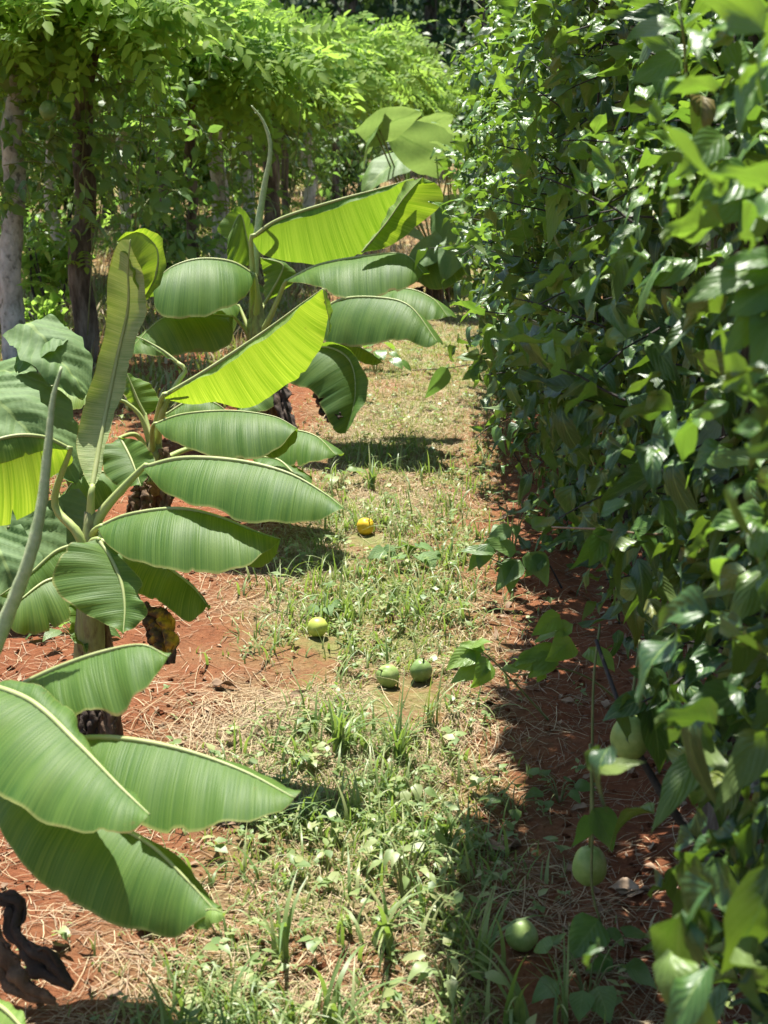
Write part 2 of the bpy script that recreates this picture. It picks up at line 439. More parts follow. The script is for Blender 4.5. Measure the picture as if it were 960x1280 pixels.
def pinnate_template(pairs=6, seed=0, broad=.5):
    r = np.random.default_rng(seed); mb = MB()
    def leaflet(base, d, L):
        d = norm(d); side = norm(np.cross(d, [0, 0, 1])); w = L * broad * .5
        up = np.array([0, 0, 1.0])
        pts = [base, base + d * L * .35 + side * w + up * w * .25, base + d * L * .75 + side * w * .75 - up * L * .06, base + d * L - up * L * .18,
               base + d * L * .75 - side * w * .75 - up * L * .06, base + d * L * .35 - side * w + up * w * .25, base + d * L * .5 - up * L * .02]
        mb.add(pts, [[0, 6, 2, 1], [6, 3, 2, 2], [0, 5, 4, 6]][:0] or [[0, 1, 2, 6], [0, 6, 4, 5]], [[6, 2, 3], [6, 3, 4]])
    for i in range(pairs):
        t = (i + .8) / (pairs + .5); y = t
        z = -.28 * t * t
        L = .30 * (1 - .35 * abs(t - .5))
        for sgn in (-1, 1):
            leaflet(np.array([0, y, z]), np.array([sgn * .9, .38 + r.normal() * .12, r.normal() * .18 - .15]), L * (1 + r.normal() * .1))
    leaflet(np.array([0, 1.0, -.28]), np.array([r.normal() * .15, 1, -.4]), .3)
    mb.add([[-.006, 0, 0], [.006, 0, 0], [.004, 1, -.28], [-.004, 1, -.28]], [[0, 1, 2, 3]])
    return np.concatenate(mb.V), np.concatenate(mb.Q), np.concatenate(mb.U), np.concatenate(mb.T)


def frames(t, n):
    t = norm(t); x = norm(np.cross(t, n)); z = np.cross(x, t)
    return np.stack([x, t, z], 1)          # rows: across, along, normal   (k,3,3)


def cloud(name, pos, t, n, size, temps, mat, parent=None, origin=(0, 0, 0), extra=None):
    pos = np.asarray(pos, float); k = len(pos); size = np.broadcast_to(size, (k,))
    B = frames(t, n); ch = R.integers(0, len(temps), k)
    Vs = []; Qs = []; Ts = []; Us = []; off = 0
    for ti, tp in enumerate(temps):
        ix = np.nonzero(ch == ti)[0]
        if not len(ix): continue
        tv = tp[0]
        v = np.einsum('pj,kjc->kpc', tv, B[ix]) * size[ix, None, None] + pos[ix, None]
        nv = len(tv); o = off + np.arange(len(ix)) * nv
        Vs.append(v.reshape(-1, 3)); Us.append(np.tile(tp[2], (len(ix), 1)))
        Qs.append((tp[1][None] + o[:, None, None]).reshape(-1, 4))
        if len(tp) > 3: Ts.append((tp[3][None] + o[:, None, None]).reshape(-1, 3))
        off += nv * len(ix)
    if extra is not None:                   # a MB of stems shares the mesh
        pass
    F = [np.concatenate(Qs)] + ([np.concatenate(Ts)] if Ts else [])
    return build(name, np.concatenate(Vs), F, mat, parent, origin, np.concatenate(Us))


VT = [leaf_template(8, 6, .52, .45, .45, .09, (.60, 1), seed=1, twist=.5), leaf_template(8, 6, .46, .75, -.7, .08, (.62, 1), seed=2, twist=.9),
      leaf_template(8, 6, .56, .25, .95, .09, (.58, 1), seed=3, twist=-.8), leaf_template(8, 6, .48, 1.05, -.5, .08, (.64, 1), seed=4, twist=-.5),
      leaf_template(8, 6, .44, .60, 1.2, .07, (.6, 1), seed=5, twist=1.0), leaf_template(8, 6, .54, .70, .15, .12, (.6, 1), seed=6, twist=-1.1),
      leaf_template(8, 6, .42, -.35, .8, .09, (.6, 1), seed=7, twist=.8), leaf_template(8, 6, .36, .85, .5, .10, (.66, 1), seed=8, twist=1.3)]
VT_LO = [leaf_template(3, 2, .62, .35, .25, .0, (.60, 1), seed=1), leaf_template(3, 2, .55, .6, -.3, .0, (.62, 1), seed=2, twist=.4), leaf_template(3, 2, .6, .2, .5, .0, (.6, 1), seed=3)]
VT_MID = [leaf_template(4, 4, .5, .30, .25, .03, (.60, 1), seed=1), leaf_template(4, 4, .45, .6, -.3, .04, (.62, 1), seed=2, twist=.4), leaf_template(4, 4, .52, .2, .5, .04, (.6, 1), seed=3, twist=-.5)]
PT = [pinnate_template(6, 1), pinnate_template(7, 2, .45), pinnate_template(5, 3, .55)]


# ------------------------------------------------------------------ vine walls
def rnd(n, a=1.0):
    return R.normal(size=(n, 3)) * a


def shoots(starts, dirs, nleaf, step, size, droop=.35):
    """leaves (pos, tip dir, normal, size) along arching shoots and the shoot paths"""
    P = []; T = []; Nn = []; S = []; paths = []
    for p0, d0, k in zip(starts, dirs, nleaf):
        p = np.array(p0); d = norm(d0); path = [p.copy()]
        ax = norm(np.cross(d, [0, 0, 1]) + R.normal(size=3) * .1)
        for i in range(k):
            d = norm(d + np.array([0, 0, -droop * .25]) + R.normal(size=3) * .12)
            p = p + d * step * (.75 + .5 * R.random()); path.append(p.copy())
            sg = 1 if i % 2 else -1
            t = norm(ax * sg * .75 + d * .5 + np.array([0, 0, -.30]) + R.normal(size=3) * .38)
            nn = norm(np.array([0, 0, .8]) + d * .3 + R.normal(size=3) * .45)
            P.append(p + t * .02); T.append(t); Nn.append(nn)
            S.append(size * (.42 + .82 * R.random()) * (1 - .35 * (i / max(k, 2)) ** 2))
        paths.append(np.array(path))
    return np.array(P), np.array(T), np.array(Nn), np.array(S), paths


hedge_root = thing('passion_fruit_vine', 'tall dense wall of dark glossy vine foliage along the right side of the lane', 'vine', (1.0, 5.0, gz(1.0, 5.0)))
HO = np.array(hedge_root.location)


def hface(y, h):
    """x of the leafy face at height h over the ground"""
    prof = np.interp(h, [0, .3, .6, 1.0], [.34, .26, .16, .0]) * np.interp(y, [2.2, 3.0], [.2, 1]) + np.interp(h, [1.0, 1.4, 1.8, 2.2, 2.7], [0, .04, .14, .28, .50]) * np.interp(y, [2, 8.5], [1, .75])
    nse = (vnoise(y * 1.2, h * 1.5, 21) - .5) * .26 + (vnoise(y * 3.1, h * 3.1, 22) - .5) * .16
    return hedge_face(y) + prof + nse


def hbottom(y):
    return np.interp(y, [1, 2.3, 2.9, 4.2, 5.2, 6.2, 14], [.04, .12, .46, .44, .22, .04, .02]) + (vnoise(y * 3.0, 0 * y, 5) - .5) * .22


def make_hedge():
    ns = 3900
    y = 1.5 + (11.4 - 1.5) * R.random(ns) ** 1.25
    hb = hbottom(y); h = hb + (2.75 - hb) * R.random(ns)
    dens = vnoise(y * 2.2, h * 2.2, 31) * .6 + vnoise(y * 5, h * 5, 32) * .4
    keep = R.random(ns) < np.clip((dens - .30) * 3.2, .05, 1)
    y, h = y[keep], h[keep]
    x = hface(y, h) + .16 + .10 * R.random(len(y))
    st = np.stack([x, y, gz(x, y) + h], 1)
    dr = np.stack([-.75 - .5 * R.random(len(y)), R.normal(size=len(y)) * .55 - .15, R.normal(size=len(y)) * .45 + .1], 1)
    P, T, Nn, S, paths = shoots(st, dr, R.integers(2, 7, len(y)), .062, .130)
    ok = P[:, 2] > gz(P[:, 0], P[:, 1]) + .05
    P, T, Nn, S = P[ok], T[ok], Nn[ok], S[ok]
    o = cloud('foliage', P, T, Nn, S, VT, M['vine'], hedge_root, HO)
    ns = 900
    y = 1.5 + 9.9 * R.random(ns) ** 1.2; hb = hbottom(y) + .1; h = hb + (2.85 - hb) * R.random(ns) ** .55
    kp = (h > 1.15) | ((y > 4) & (R.random(ns) < .5)); y, h = y[kp], h[kp]; ns = len(y)
    x = hface(y, h) + .02
    st = np.stack([x, y, gz(x, y) + h], 1)
    dr = np.stack([-.7 - .6 * R.random(ns), R.normal(size=ns) * .6 - .1, R.normal(size=ns) * .5 + .3], 1)
    P, T, Nn, S, paths2 = shoots(st, dr, R.integers(3, 6, ns), .05, .105)
    T[:, 2] += .45; T = norm(T)
    cloud('painted_lit_foliage', P, T, Nn, S, VT, M['shoot'], hedge_root, HO)  # lighter leaves on the outer face, sunlight put into their colour
    paths = paths + paths2
    # inner and rear leaves, seen through the gaps
    n = 8500
    y = 1.4 + 10.0 * R.random(n); hb = hbottom(y) + .08; h = hb + (2.7 - hb) * R.random(n)
    x = hface(y, h) + .26 + .70 * R.random(n)
    keep = R.random(n) < np.where(h < .75, .45, 1)
    x, y, h = x[keep], y[keep], h[keep]; n = len(x)
    P = np.stack([x, y, gz(x, y) + h], 1)
    T = norm(rnd(n, .6) + [-.25, 0, -.7]); Nn = norm(rnd(n, .5) + [-.2, -.1, .8])
    cloud('inner_foliage', P, T, Nn, .14 * (.7 + .6 * R.random(n)), VT_LO, M['vine'], hedge_root, HO)
    # top of the wall
    n = 3600
    y = 1.4 + 10.0 * R.random(n); u = R.random(n); x = hface(y, 2.6 + 0 * y) + u * .85
    z = gz(x, y) + 2.55 + .28 * np.sin(u * PI) + (vnoise(y * 2, u * 3, 41) - .5) * .45 + R.normal(size=n) * .06
    T = norm(rnd(n, .7) + [-.3, -.2, -.15]); Nn = norm(rnd(n, .35) + [0, 0, 1])
    cloud('top_foliage', np.stack([x, y, z], 1), T, Nn, .12 * (.7 + .6 * R.random(n)), VT_LO, M['vine'], hedge_root, HO)
    # thin stems
    n = 1500                                                               # unseen leaves over the lane, added and shaped to shade it
    y = 2.7 + 2.5 * R.random(n); x = np.interp(y, [2.7, 4.2, 4.5, 5.2], [-.02, .02, .22, .30]) + .14 * (vnoise(y * 1.6, 0 * y, 43) - .5) + .36 * R.random(n)
    z = gz(x, y) + 2.5 + .12 * R.normal(size=n) + .05 * y / 6
    T = norm(rnd(n, .7) + [-.4, -.1, -.15]); Nn = norm(rnd(n, .35) + [0, 0, 1])
    cloud('shade_foliage', np.stack([x, y, z], 1), T, Nn, .12 * (.7 + .6 * R.random(n)), VT_LO, M['vine'], hedge_root, HO)
    mb = MB()
    for pth in paths:
        if 3 < pth[0, 1] < 8 and len(pth) > 2 and R.random() < .3:
            tube(mb, pth, [.003, .0016], 4, cap=False)
    mb.out('twigs', M['stem_dark'], hedge_root, HO)['kind'] = 'stuff'
    for i in range(90):
        mb = MB()
        yy = 1.8 + 10 * R.random() ** 1.3; xx = float(hface(yy, .8)) + .1 + .4 * R.random()
        h0 = .02 if R.random() < .3 else .4; h1 = 1.0 + R.random() * 1.6
        pts = [[xx + R.normal() * .06, yy + R.normal() * .10, float(gz(xx, yy)) + h0 + (h1 - h0) * t] for t in np.linspace(0, 1, 5)]
        tube(mb, cr(pts, 14), .0025 + .0035 * R.random(), 5)
        mb.out('stem', M['stem_dark'], hedge_root, HO)
    # curling tendrils at the far upper outline
    for pp in ([(625, 60), (600, 52), (580, 66), (570, 62), (552, 55), (540, 75)], [(640, 10), (610, 14), (596, 4), (580, -6), (560, -14)], [(640, 22), (615, 30), (590, 20), (575, 38), (562, 32)], [(600, 52), (590, 60), (604, 70), (590, 76)]):
        p = np.array([W(a, b, 9.5 + .1 * i) for i, (a, b) in enumerate(pp)]); mb = MB(); tube(mb, cr(p, 24), [.004, .002], 5); mb.out('tendril', M['stem'], hedge_root, HO)


make_hedge()


def px_shoot(name, stem, d, leaves, mat='shoot', smat='stem', rad=(.004, .002), parent=None, origin=None, label=None):
    """a leafy shoot sketched as stem points and leaves (base px, tip px, width ratio, depth change to the tip, roll)"""
    mb = MB(); p = [W(a, b, d + dd) for a, b, dd in stem]
    tube(mb, cr(p, 18), list(rad), 6)
    st = mb.out(name, M[smat], parent, origin)
    if label: st['label'] = label
    lm = MB()
    for i, (bx, by, tx, ty, wr, dd, roll) in enumerate(leaves):
        a = W(bx, by, d); b = W(tx, ty, d + dd); L = np.linalg.norm(b - a)
        T = norm(b - a); nn = norm(np.array([roll, -.55, .8]) + R.normal(size=3) * .1)
        tv, tq, tu = leaf_template(9, 6, wr, .22, .35 - .5 * (i % 2), .03, (.60, 1), seed=100 + i, twist=.5 * math.sin(i * 2.1))
        B = frames(T[None], nn[None])[0]
        lm.add(tv @ B * L + a, tq, None, tu)
    o = lm.out('leaves', M[mat], st, origin)
    return st


HS = dict(parent=hedge_root, origin=HO)
px_shoot('shoot', [(690, 905, .3), (640, 850, .1), (610, 820, 0), (590, 808, 0), (572, 815, 0)], 4.1,
         [(606, 812, 575, 800, .55, -.02, .3), (590, 806, 614, 796, .55, -.05, 0), (592, 812, 556, 835, .6, -.04, .4), (612, 826, 560, 848, .5, -.05, .2), (612, 826, 594, 860, .6, -.08, .8), (600, 815, 580, 830, .6, -.05, .2)], mat='sprig', label='bright shoot with painted sunlight reaching left over the shaded soil', **HS)
px_shoot('shoot', [(800, 900, .3), (740, 850, .1), (690, 835, 0), (650, 845, 0), (628, 836, 0)], 3.9,
         [(690, 820, 662, 846, .62, -.05, .5), (700, 815, 640, 830, .5, -.06, .4), (668, 818, 645, 828, .6, -.05, .3), (650, 836, 622, 833, .5, 0, .2), (715, 800, 688, 822, .6, -.1, .6), (716, 780, 665, 795, .45, -.03, .2), (700, 770, 668, 790, .5, -.08, .6), (735, 810, 770, 830, .6, -.1, 0), (680, 840, 672, 852, .7, -.02, .3)], mat='sprig', label='young shoot with painted sunlight near the foot of the vine wall', **HS)
px_shoot('shoot', [(960, 600, .3), (880, 655, .15), (820, 668, 0), (760, 662, 0), (690, 659, .1)], 3.2,
         [(758, 662, 740, 708, .55, -.05, .5), (756, 662, 718, 720, .35, -.02, .9), (752, 640, 782, 622, .7, -.05, 0), (748, 640, 738, 630, .7, 0, 0), (800, 660, 822, 702, .6, -.06, .4), (785, 668, 812, 650, .6, -.05, 0), (790, 660, 826, 640, .5, -.04, 0), (840, 655, 870, 625, .6, -.05, .2), (835, 660, 850, 690, .6, -.05, .3), (762, 668, 772, 720, .55, .03, .2)], smat='stem_pink', label='pinkish stem with pale young leaves across the dark foliage', **HS)
px_shoot('shoot', [(705, 740, .25), (680, 700, .1), (650, 712, 0), (618, 700, 0), (600, 690, 0)], 5.3,
         [(640, 660, 600, 680, .5, 0, .3), (645, 690, 612, 668, .6, -.05, .2), (620, 690, 570, 682, .4, -.03, .3), (610, 680, 598, 710, .6, -.05, .2), (600, 690, 586, 715, .5, -.03, .4), (650, 700, 615, 735, .6, -.05, .3), (660, 690, 690, 730, .7, -.06, 0), (640, 700, 640, 742, .6, -.05, .3), (665, 660, 690, 645, .7, 0, .2), (640, 712, 620, 700, .6, 0, .2), (680, 695, 655, 720, .5, -.05, 0)], mat='vine_far', smat='stem_dark', **HS)
px_shoot('shoot', [(650, 462, .3), (600, 455, .1), (560, 460, 0), (515, 463, 0)], 8.6,
         [(560, 460, 533, 500, .45, -.05, .9), (610, 452, 575, 472, .4, -.05, .3), (600, 448, 565, 442, .6, 0, .3), (620, 450, 590, 440, .5, 0, .3), (630, 450, 655, 480, .5, 0, .3), (590, 456, 600, 480, .6, -.05, .5)], mat='vine_far', smat='stem_dark', label='thin stem holding one leaf out over the lane', **HS)
px_shoot('shoot', [(738, 930, 0), (741, 1020, 0), (740, 1110, 0), (756, 1170, .02), (770, 1230, .05)], 3.15,
         [(742, 1010, 775, 1065, .75, -.03, .3), (740, 1020, 720, 1062, .5, -.04, .5), (748, 1150, 712, 1200, .8, -.05, .4), (760, 1160, 782, 1178, .5, -.05, 0), (766, 1215, 800, 1225, .8, -.03, .2), (760, 1205, 752, 1232, .6, -.03, .4), (766, 1200, 730, 1215, .5, -.03, .4)], mat='vine_far', label='hanging runner with dull leaves beside the hanging fruit', **HS)
# big grey glossy leaf facing the lane and blurred near leaves
px_shoot('shoot', [(760, 400, .15), (735, 420, .05), (712, 428, 0)], 4.3, [(705, 432, 704, 498, .9, -.05, .6), (712, 428, 664, 432, .5, 0, .4)], mat='vine_far', **HS)
px_shoot('shoot', [(1010, 330, .1), (960, 345, 0), (930, 360, 0)], 1.85,
         [(965, 330, 850, 362, .42, -.03, .3), (975, 350, 912, 384, .6, -.04, .2), (975, 380, 950, 476, .55, -.05, .5), (960, 372, 915, 446, .5, -.03, .8), (985, 325, 900, 318, .4, -.03, 0)], label='soft bright yellow green leaves nearest the camera', **HS)
px_shoot('shoot', [(1000, 200, .1), (950, 220, 0), (900, 215, 0)], 2.1,
         [(940, 215, 868, 250, .6, -.04, .4), (965, 225, 885, 265, .6, -.05, .5), (960, 240, 930, 290, .6, -.05, .3), (930, 210, 905, 190, .6, 0, .2), (905, 168, 848, 215, .5, -.04, .2)], **HS)
px_shoot('shoot', [(860, 120, .1), (855, 50, 0), (845, -20, 0)], 2.5,
         [(860, 60, 905, 40, .6, -.03, .2), (852, 70, 790, 92, .5, -.04, .2), (845, 30, 776, 40, .6, -.04, .3), (918, 98, 935, 38, .75, .02, .2), (855, 30, 880, 10, .6, -.03, .2), (850, 90, 830, 120, .5, -.03, .2)], label='upright stem and broad bright leaves at the top right', **HS)
px_shoot('shoot', [(900, 800, .1), (850, 850, 0), (815, 872, -.02), (795, 880, -.02)], 2.95,
         [(812, 878, 838, 972, .55, -.03, .4), (800, 878, 818, 915, .6, -.03, .2), (805, 872, 752, 896, .5, -.04, .3), (830, 865, 868, 930, .5, -.05, .3), (835, 858, 790, 830, .55, -.03, .2), (850, 850, 905, 890, .5, -.05, .3), (860, 840, 880, 800, .5, 0, .2)], mat='vine', smat='stem_dark', label='dark leaves half covering a hanging fruit', **HS)
# woody trunk, low branch
mb = MB()
tube(mb, cr([W(775, 905, 3.05), W(800, 945, 3.05), (W(840, 1012, 3.05)), W(888, 1062, 3.1), W(930, 1075, 3.2)], 20), [.006, .0095, .011], 8, .06)
tube(mb, cr([W(800, 945, 3.05), W(770, 870, 3.1), W(745, 800, 3.2)], 12), [.006, .004], 6, .06)
mb.out('branch', M['stem_dark'], hedge_root, HO)['label'] = 'bare dark branch slanting down to the trunk'
pb = G(900, 1075)
mb = MB()
tube(mb, cr([pb + [0, 0, -.05], pb + [.0, 0, .15], pb + [.02, .03, .6], pb + [0, .05, 1.3], pb + [.03, 0, 2.4]], 26), [.055, .042, .035, .03, .025], 12, .12)
mb.out('trunk', M['bark_dark'], hedge_root, HO)
for (a, b, hh, rr, lab) in ((858, 955, 2.5, .013, 'thin pale stake under the vine wall'), (948, 985, 2.6, .03, 'thicker pale post behind the vine trunk'),):
    p = G(a, b); mb = MB()
    tube(mb, cr([p + [0, 0, -.1], p + [.01, 0, hh * .5], p + [0, .02, hh]], 16), [rr * 1.1, rr], 9, .1)
    tag(mb.out('wooden_post', M['bark_pale']), lab, 'post', 'posts under the right vine wall')
for yy in (6.3, 8.8, 11.0):                                              # the rest of the post row, glimpsed through gaps
    xx = float(hedge_face(yy)) + .55; p = np.array([xx, yy, float(gz(xx, yy))]); mb = MB()
    tube(mb, cr([p + [0, 0, -.1], p + [.02, 0, 1.2], p + [0, .02, 2.5]], 16), [.045, .035], 9, .1)
    mb.out('trunk', M['bark_dark'], hedge_root, HO)


# ------------------------------------------------------------------ banana plants
def blade(mid, d, e1, off1, e2=None, off2=0.0, bulge=.10, far=.9, wave=.009, n=56, m=9, arch=0.0, flat_v=None):
    s = np.linspace(0, 1, n)
    Mp = cr(mid, n); dep = d[0] + (d[1] - d[0]) * s + arch * np.sin(PI * s)
    Mw = np.array([W(a, b, c) for (a, b), c in zip(Mp, dep)])
    pr = np.sin(PI * np.clip(s, 0, 1)) ** .6
    E1 = np.array([W(a, b, c) for (a, b), c in zip(cr(e1, n), dep + off1 * pr)])
    T = norm(np.gradient(Mw, axis=0))
    if e2 is not None:
        E2 = np.array([W(a, b, c) for (a, b), c in zip(cr(e2, n), dep + off2 * pr)])
    else:
        H = norm(np.cross(T, [0, 0, 1])); r = E1 - Mw
        E2 = Mw + (r - 2 * (r * H).sum(1, keepdims=True) * H) * far
    for E in (E1, E2):
        k_ = R.random() * 50
        jag = (vnoise(s * 9 + k_, s * 0, 3) - .5) * .06 + (vnoise(s * 26 + k_, s * 0, 4) - .5) * .02 + np.where(vnoise(s * 15 + k_, s * 0, 6) > .9, -.05, 0) - (.16 if R.random() < .3 else 0) * (np.arange(n) == int(n * (.3 + .5 * R.random())))
        E += (E - Mw) * jag[:, None]
    halves = []
    L = np.concatenate([[0], np.cumsum(np.linalg.norm(np.diff(Mw, axis=0), axis=1))])
    for sg, E in ((1, E1), (-1, E2)):
        r = E - Mw
        nn = norm(np.cross(T, r)); flip = np.sign((nn * (np.array([0, -.35, 1.0]))).sum(1, keepdims=True)); nn = nn * np.where(flip == 0, 1, flip)
        v = np.linspace(0, 1, m)
        w = np.linalg.norm(r, axis=1)[:, None, None]
        ph = R.random() * 6
        wv = (np.sin(s * 17 + ph) * .6 + np.sin(s * 41 + ph * 2) * .4)[:, None, None] * wave * (v ** 1.5)[None, :, None]
        rip = (np.sin(s * 150 + ph))[:, None, None] * .0007
        Pm = Mw[:, None] + r[:, None] * v[None, :, None] + nn[:, None] * (bulge * w * 4 * (v * (1 - v))[None, :, None] + wv + rip)
        U = np.stack([np.broadcast_to(L[:, None], (n, m)), np.broadcast_to(sg * v[None], (n, m))], -1)
        halves.append((Pm.reshape(-1, 3), U.reshape(-1, 2), sg))
    return Mw, halves


class Banana:
    def __init__(s, base, label, height_px, r0=.035):
        s.root = thing('banana_plant', label, 'banana plant', base, 'young banana plants along the left side of the lane')
        s.o = np.array(s.root.location)
    def trunk(s, pts, rad, mat='pseudostem'):
        mb = MB(); tube(mb, cr(pts, 22), rad, 14, .05)
        # wrapping sheaths give the stem its layered look
        P = cr(pts, 22)
        for k in range(4):
            a = k * 1.7 + .4; i0 = 2 + k * 3; off = np.array([math.cos(a), math.sin(a), 0]) * rad[0] * .35
            tube(mb, P[i0 - 2:i0 + 8] + off, [rad[0] * .8, rad[0] * .72, rad[0] * .35], 10, .06)
        mb.out('pseudostem', M[mat], s.root, s.o)
        # dry outer sheaths peeling from the stem
        for k in range(4):
            a = -PI / 2 + (k - 1.5) * .8 + R.normal() * .2; o_ = np.array([math.cos(a), math.sin(a), 0]); i1 = 8 + k * 2
            s.withered([P[i1] + o_ * rad[0] * .75, P[i1 // 2] + o_ * rad[0] * 1.25, P[1] + o_ * rad[0] * (1.4 + .5 * R.random())], [rad[0] * .15, rad[0] * .5, rad[0] * .25], 'withered_brown', None)
            s.last.name = 'dry_sheath'
    def leaf(s, mid, d, e1, off1, e2=None, off2=0., pet=None, mat='banana', rib=.0065, label=None, **kw):
        Mw, halves = blade(mid, d, e1, off1, e2, off2, **kw)
        n, m = kw.get('n', 56), kw.get('m', 9)
        mb = MB()
        for V, U, sg in halves:
            q = grid_quads(n, m)
            mb.add(V, q if sg > 0 else q[:, ::-1], None, U)
        lf = mb.out('leaf', M[mat], s.root, s.o)
        # faces point to the lit upper side
        me = lf.data
        nz_ = np.empty(len(me.polygons) * 3, np.float32); me.polygons.foreach_get('normal', nz_); nz_ = nz_.reshape(-1, 3)
        if nz_[:, 2].mean() < 0: me.flip_normals()
        if label: lf['label'] = label
        rb = MB()
        up = np.array([0, 0, .001])
        tube(rb, Mw + up, [rib, rib * .75, rib * .2], 7)
        mrb = rb.out('midrib', M['midrib'], lf, s.o)
        if pet:
            pb_ = MB(); P = [W(*c) if len(c) == 3 else c for c in pet] + [Mw[0], Mw[2]]
            tube(pb_, cr(P, 18), [rib * 2.3, rib * 1.6, rib], 9)
            pb_.out('petiole', M['petiole'], lf, s.o)
        return lf
    def cigar(s, pts, rad, label=None):
        mb = MB(); tube(mb, cr([W(*p) for p in pts], 60), rad, 10, .07)
        o = mb.out('furled_leaf', M['cigar'], s.root, s.o)
        if label: o['label'] = label
    def withered(s, pts, width, mat='withered', label='blackened withered leaf hanging by the stem'):
        """a shrivelled leaf: crumpled ribbon with thickness"""
        P = cr([p if isinstance(p, np.ndarray) else W(*p) for p in pts], 44); m = 17
        T = norm(np.gradient(P, axis=0)); X = norm(np.cross(T, [.1, 1, .2])); Y = np.cross(T, X)
        wd = np.interp(np.linspace(0, 1, 44), np.linspace(0, 1, len(width)), width)
        v = np.linspace(-1, 1, m)
        ii, jj = np.meshgrid(np.arange(44) * .35, np.arange(m) * .5, indexing='ij'); sd = int(R.integers(0, 999))
        cr_ = (vnoise(ii, jj, sd) - .5) * .8 + np.sin(v * 6)[None] * .30
        V = P[:, None] + X[:, None] * (v[None, :, None] * wd[:, None, None]) * (.55 + .9 * vnoise(ii * 1.3, jj * .35, sd + 1))[..., None] + Y[:, None] * (cr_ * wd[:, None])[..., None]
        mb = MB(); mb.add(V.reshape(-1, 3), grid_quads(44, m))
        o = mb.out('withered_leaf', M[mat], s.root, s.o)
        so = o.modifiers.new('thick', 'SOLIDIFY'); so.thickness = .006
        s.last = o
        if label: o['label'] = label


# ---- nearest plant, stem outside the frame at lower left
A = Banana(G(-75, 1190), 'nearest banana plant at the lower left, stem outside the frame, broad leaves reaching right', 0)
a0 = A.o
ac = W(-60, 985, 3.0)
A.trunk([a0 + [0, 0, -.04], a0 + [0, 0, .12], ac + [0, 0, -.05], ac + [0.01, 0, .1]], [.05, .042, .03, .022])
A.leaf([(15, 862), (70, 836), (130, 815), (178, 807), (210, 822)], (3.02, 2.95), [(15, 862), (55, 880), (98, 897), (124, 886), (150, 892), (186, 856), (210, 822)], -.10, pet=[(-55, 985, 3.0), (-30, 900, 3.0)], far=.55, bulge=.08, mat='banana')
A.leaf([(-28, 852), (40, 878), (100, 933), (148, 982), (187, 1019)], (2.95, 2.60), [(-28, 852), (45, 857), (92, 890), (102, 925), (152, 980), (187, 1019)], .05,
       [(-28, 852), (-45, 930), (-8, 990), (30, 1012), (62, 1030), (120, 1043), (163, 1041), (187, 1019)], -.10, pet=[(-58, 975, 3.0), (-50, 890, 3.0)], bulge=.10, label='bright leaf arching towards the camera with a pale midrib')
A.leaf([(60, 935), (110, 923), (170, 926), (235, 940), (305, 965), (368, 998)], (2.95, 2.72), [(60, 935), (110, 985), (160, 1026), (215, 1037), (290, 1031), (345, 1014), (368, 998)], -.12, pet=[(-55, 985, 3.0), (0, 950, 3.0)], far=.75, bulge=.07)
A.leaf([(-10, 985), (70, 1000), (140, 1030), (190, 1058), (235, 1102), (268, 1138)], (2.88, 2.66), [(-10, 985), (5, 1045), (52, 1100), (112, 1142), (165, 1160), (215, 1172), (250, 1152), (268, 1138)], -.07, pet=[(-55, 990, 3.0), (-35, 975, 2.95)], far=.85, bulge=.12, label='low drooping leaf, half in shadow')
A.leaf([(240, 1155), (252, 1141), (266, 1137), (282, 1142)], (2.67, 2.64), [(240, 1155), (248, 1163), (268, 1157), (282, 1142)], -.02, far=.7, n=14, rib=.002, mat='banana_young', label='curled tip of the low drooping leaf')
A.leaf([(-90, 1235), (-30, 1247), (5, 1262), (40, 1300)], (2.7, 2.45), [(-90, 1235), (-60, 1300), (0, 1330), (40, 1300)], -.04, [(-90, 1235), (-20, 1240), (20, 1258), (40, 1300)], .03, pet=[(-70, 1010, 3.0), (-120, 1120, 2.9)], bulge=.1, mat='banana_young')
A.cigar([(-62, 960, 3.02), (-30, 868, 3.02), (5, 780, 3.02), (36, 700, 3.0), (52, 630, 3.0), (60, 560, 3.0), (66, 500, 3.0), (77, 458, 3.0)], [.017, .0165, .015, .0125, .009, .003], 'grey green furled leaf rising past the left edge')
A.withered([(-20, 1118, 2.92), (20, 1128, 2.9), (18, 1165, 2.88), (48, 1195, 2.85), (92, 1232, 2.82)], [.008, .02, .012, .03, .006])
A.withered([(-30, 1110, 2.93), (0, 1190, 2.9), (30, 1232, 2.87), (70, 1250, 2.85)], [.01, .02, .03, .004], 'withered_brown')

# ---- second plant
B = Banana(G(116, 918), 'banana plant in the left foreground with a tall half rolled pale leaf standing upright', 0)
b0 = B.o; bd = 4.12
bc = W(112, 655, bd)
B.trunk([b0 + [0, 0, -.04], b0 + [0, 0, .12], W(112, 770, bd), W(110, 700, bd), W(113, 640, bd)], [.044, .036, .031, .026, .016])
B.leaf([(114, 618), (128, 540), (146, 450), (160, 385), (160, 335), (163, 300)], (4.1, 4.12), [(114, 618), (96, 560), (106, 500), (131, 420), (134, 350), (147, 305), (163, 300)], -.03,
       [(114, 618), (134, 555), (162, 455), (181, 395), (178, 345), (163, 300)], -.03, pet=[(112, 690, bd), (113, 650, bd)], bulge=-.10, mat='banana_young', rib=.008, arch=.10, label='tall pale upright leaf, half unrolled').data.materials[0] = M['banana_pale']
B.leaf([(176, 378), (194, 345), (196, 310), (172, 290), (146, 302)], (4.22, 4.16), [(176, 378), (203, 352), (202, 302), (176, 284), (146, 302)], -.02, [(176, 378), (165, 345), (160, 322), (152, 315), (146, 302)], -.05, bulge=-.12, mat='banana_young', n=20, rib=.003, label='rolled tip of the upright leaf, light shining through')
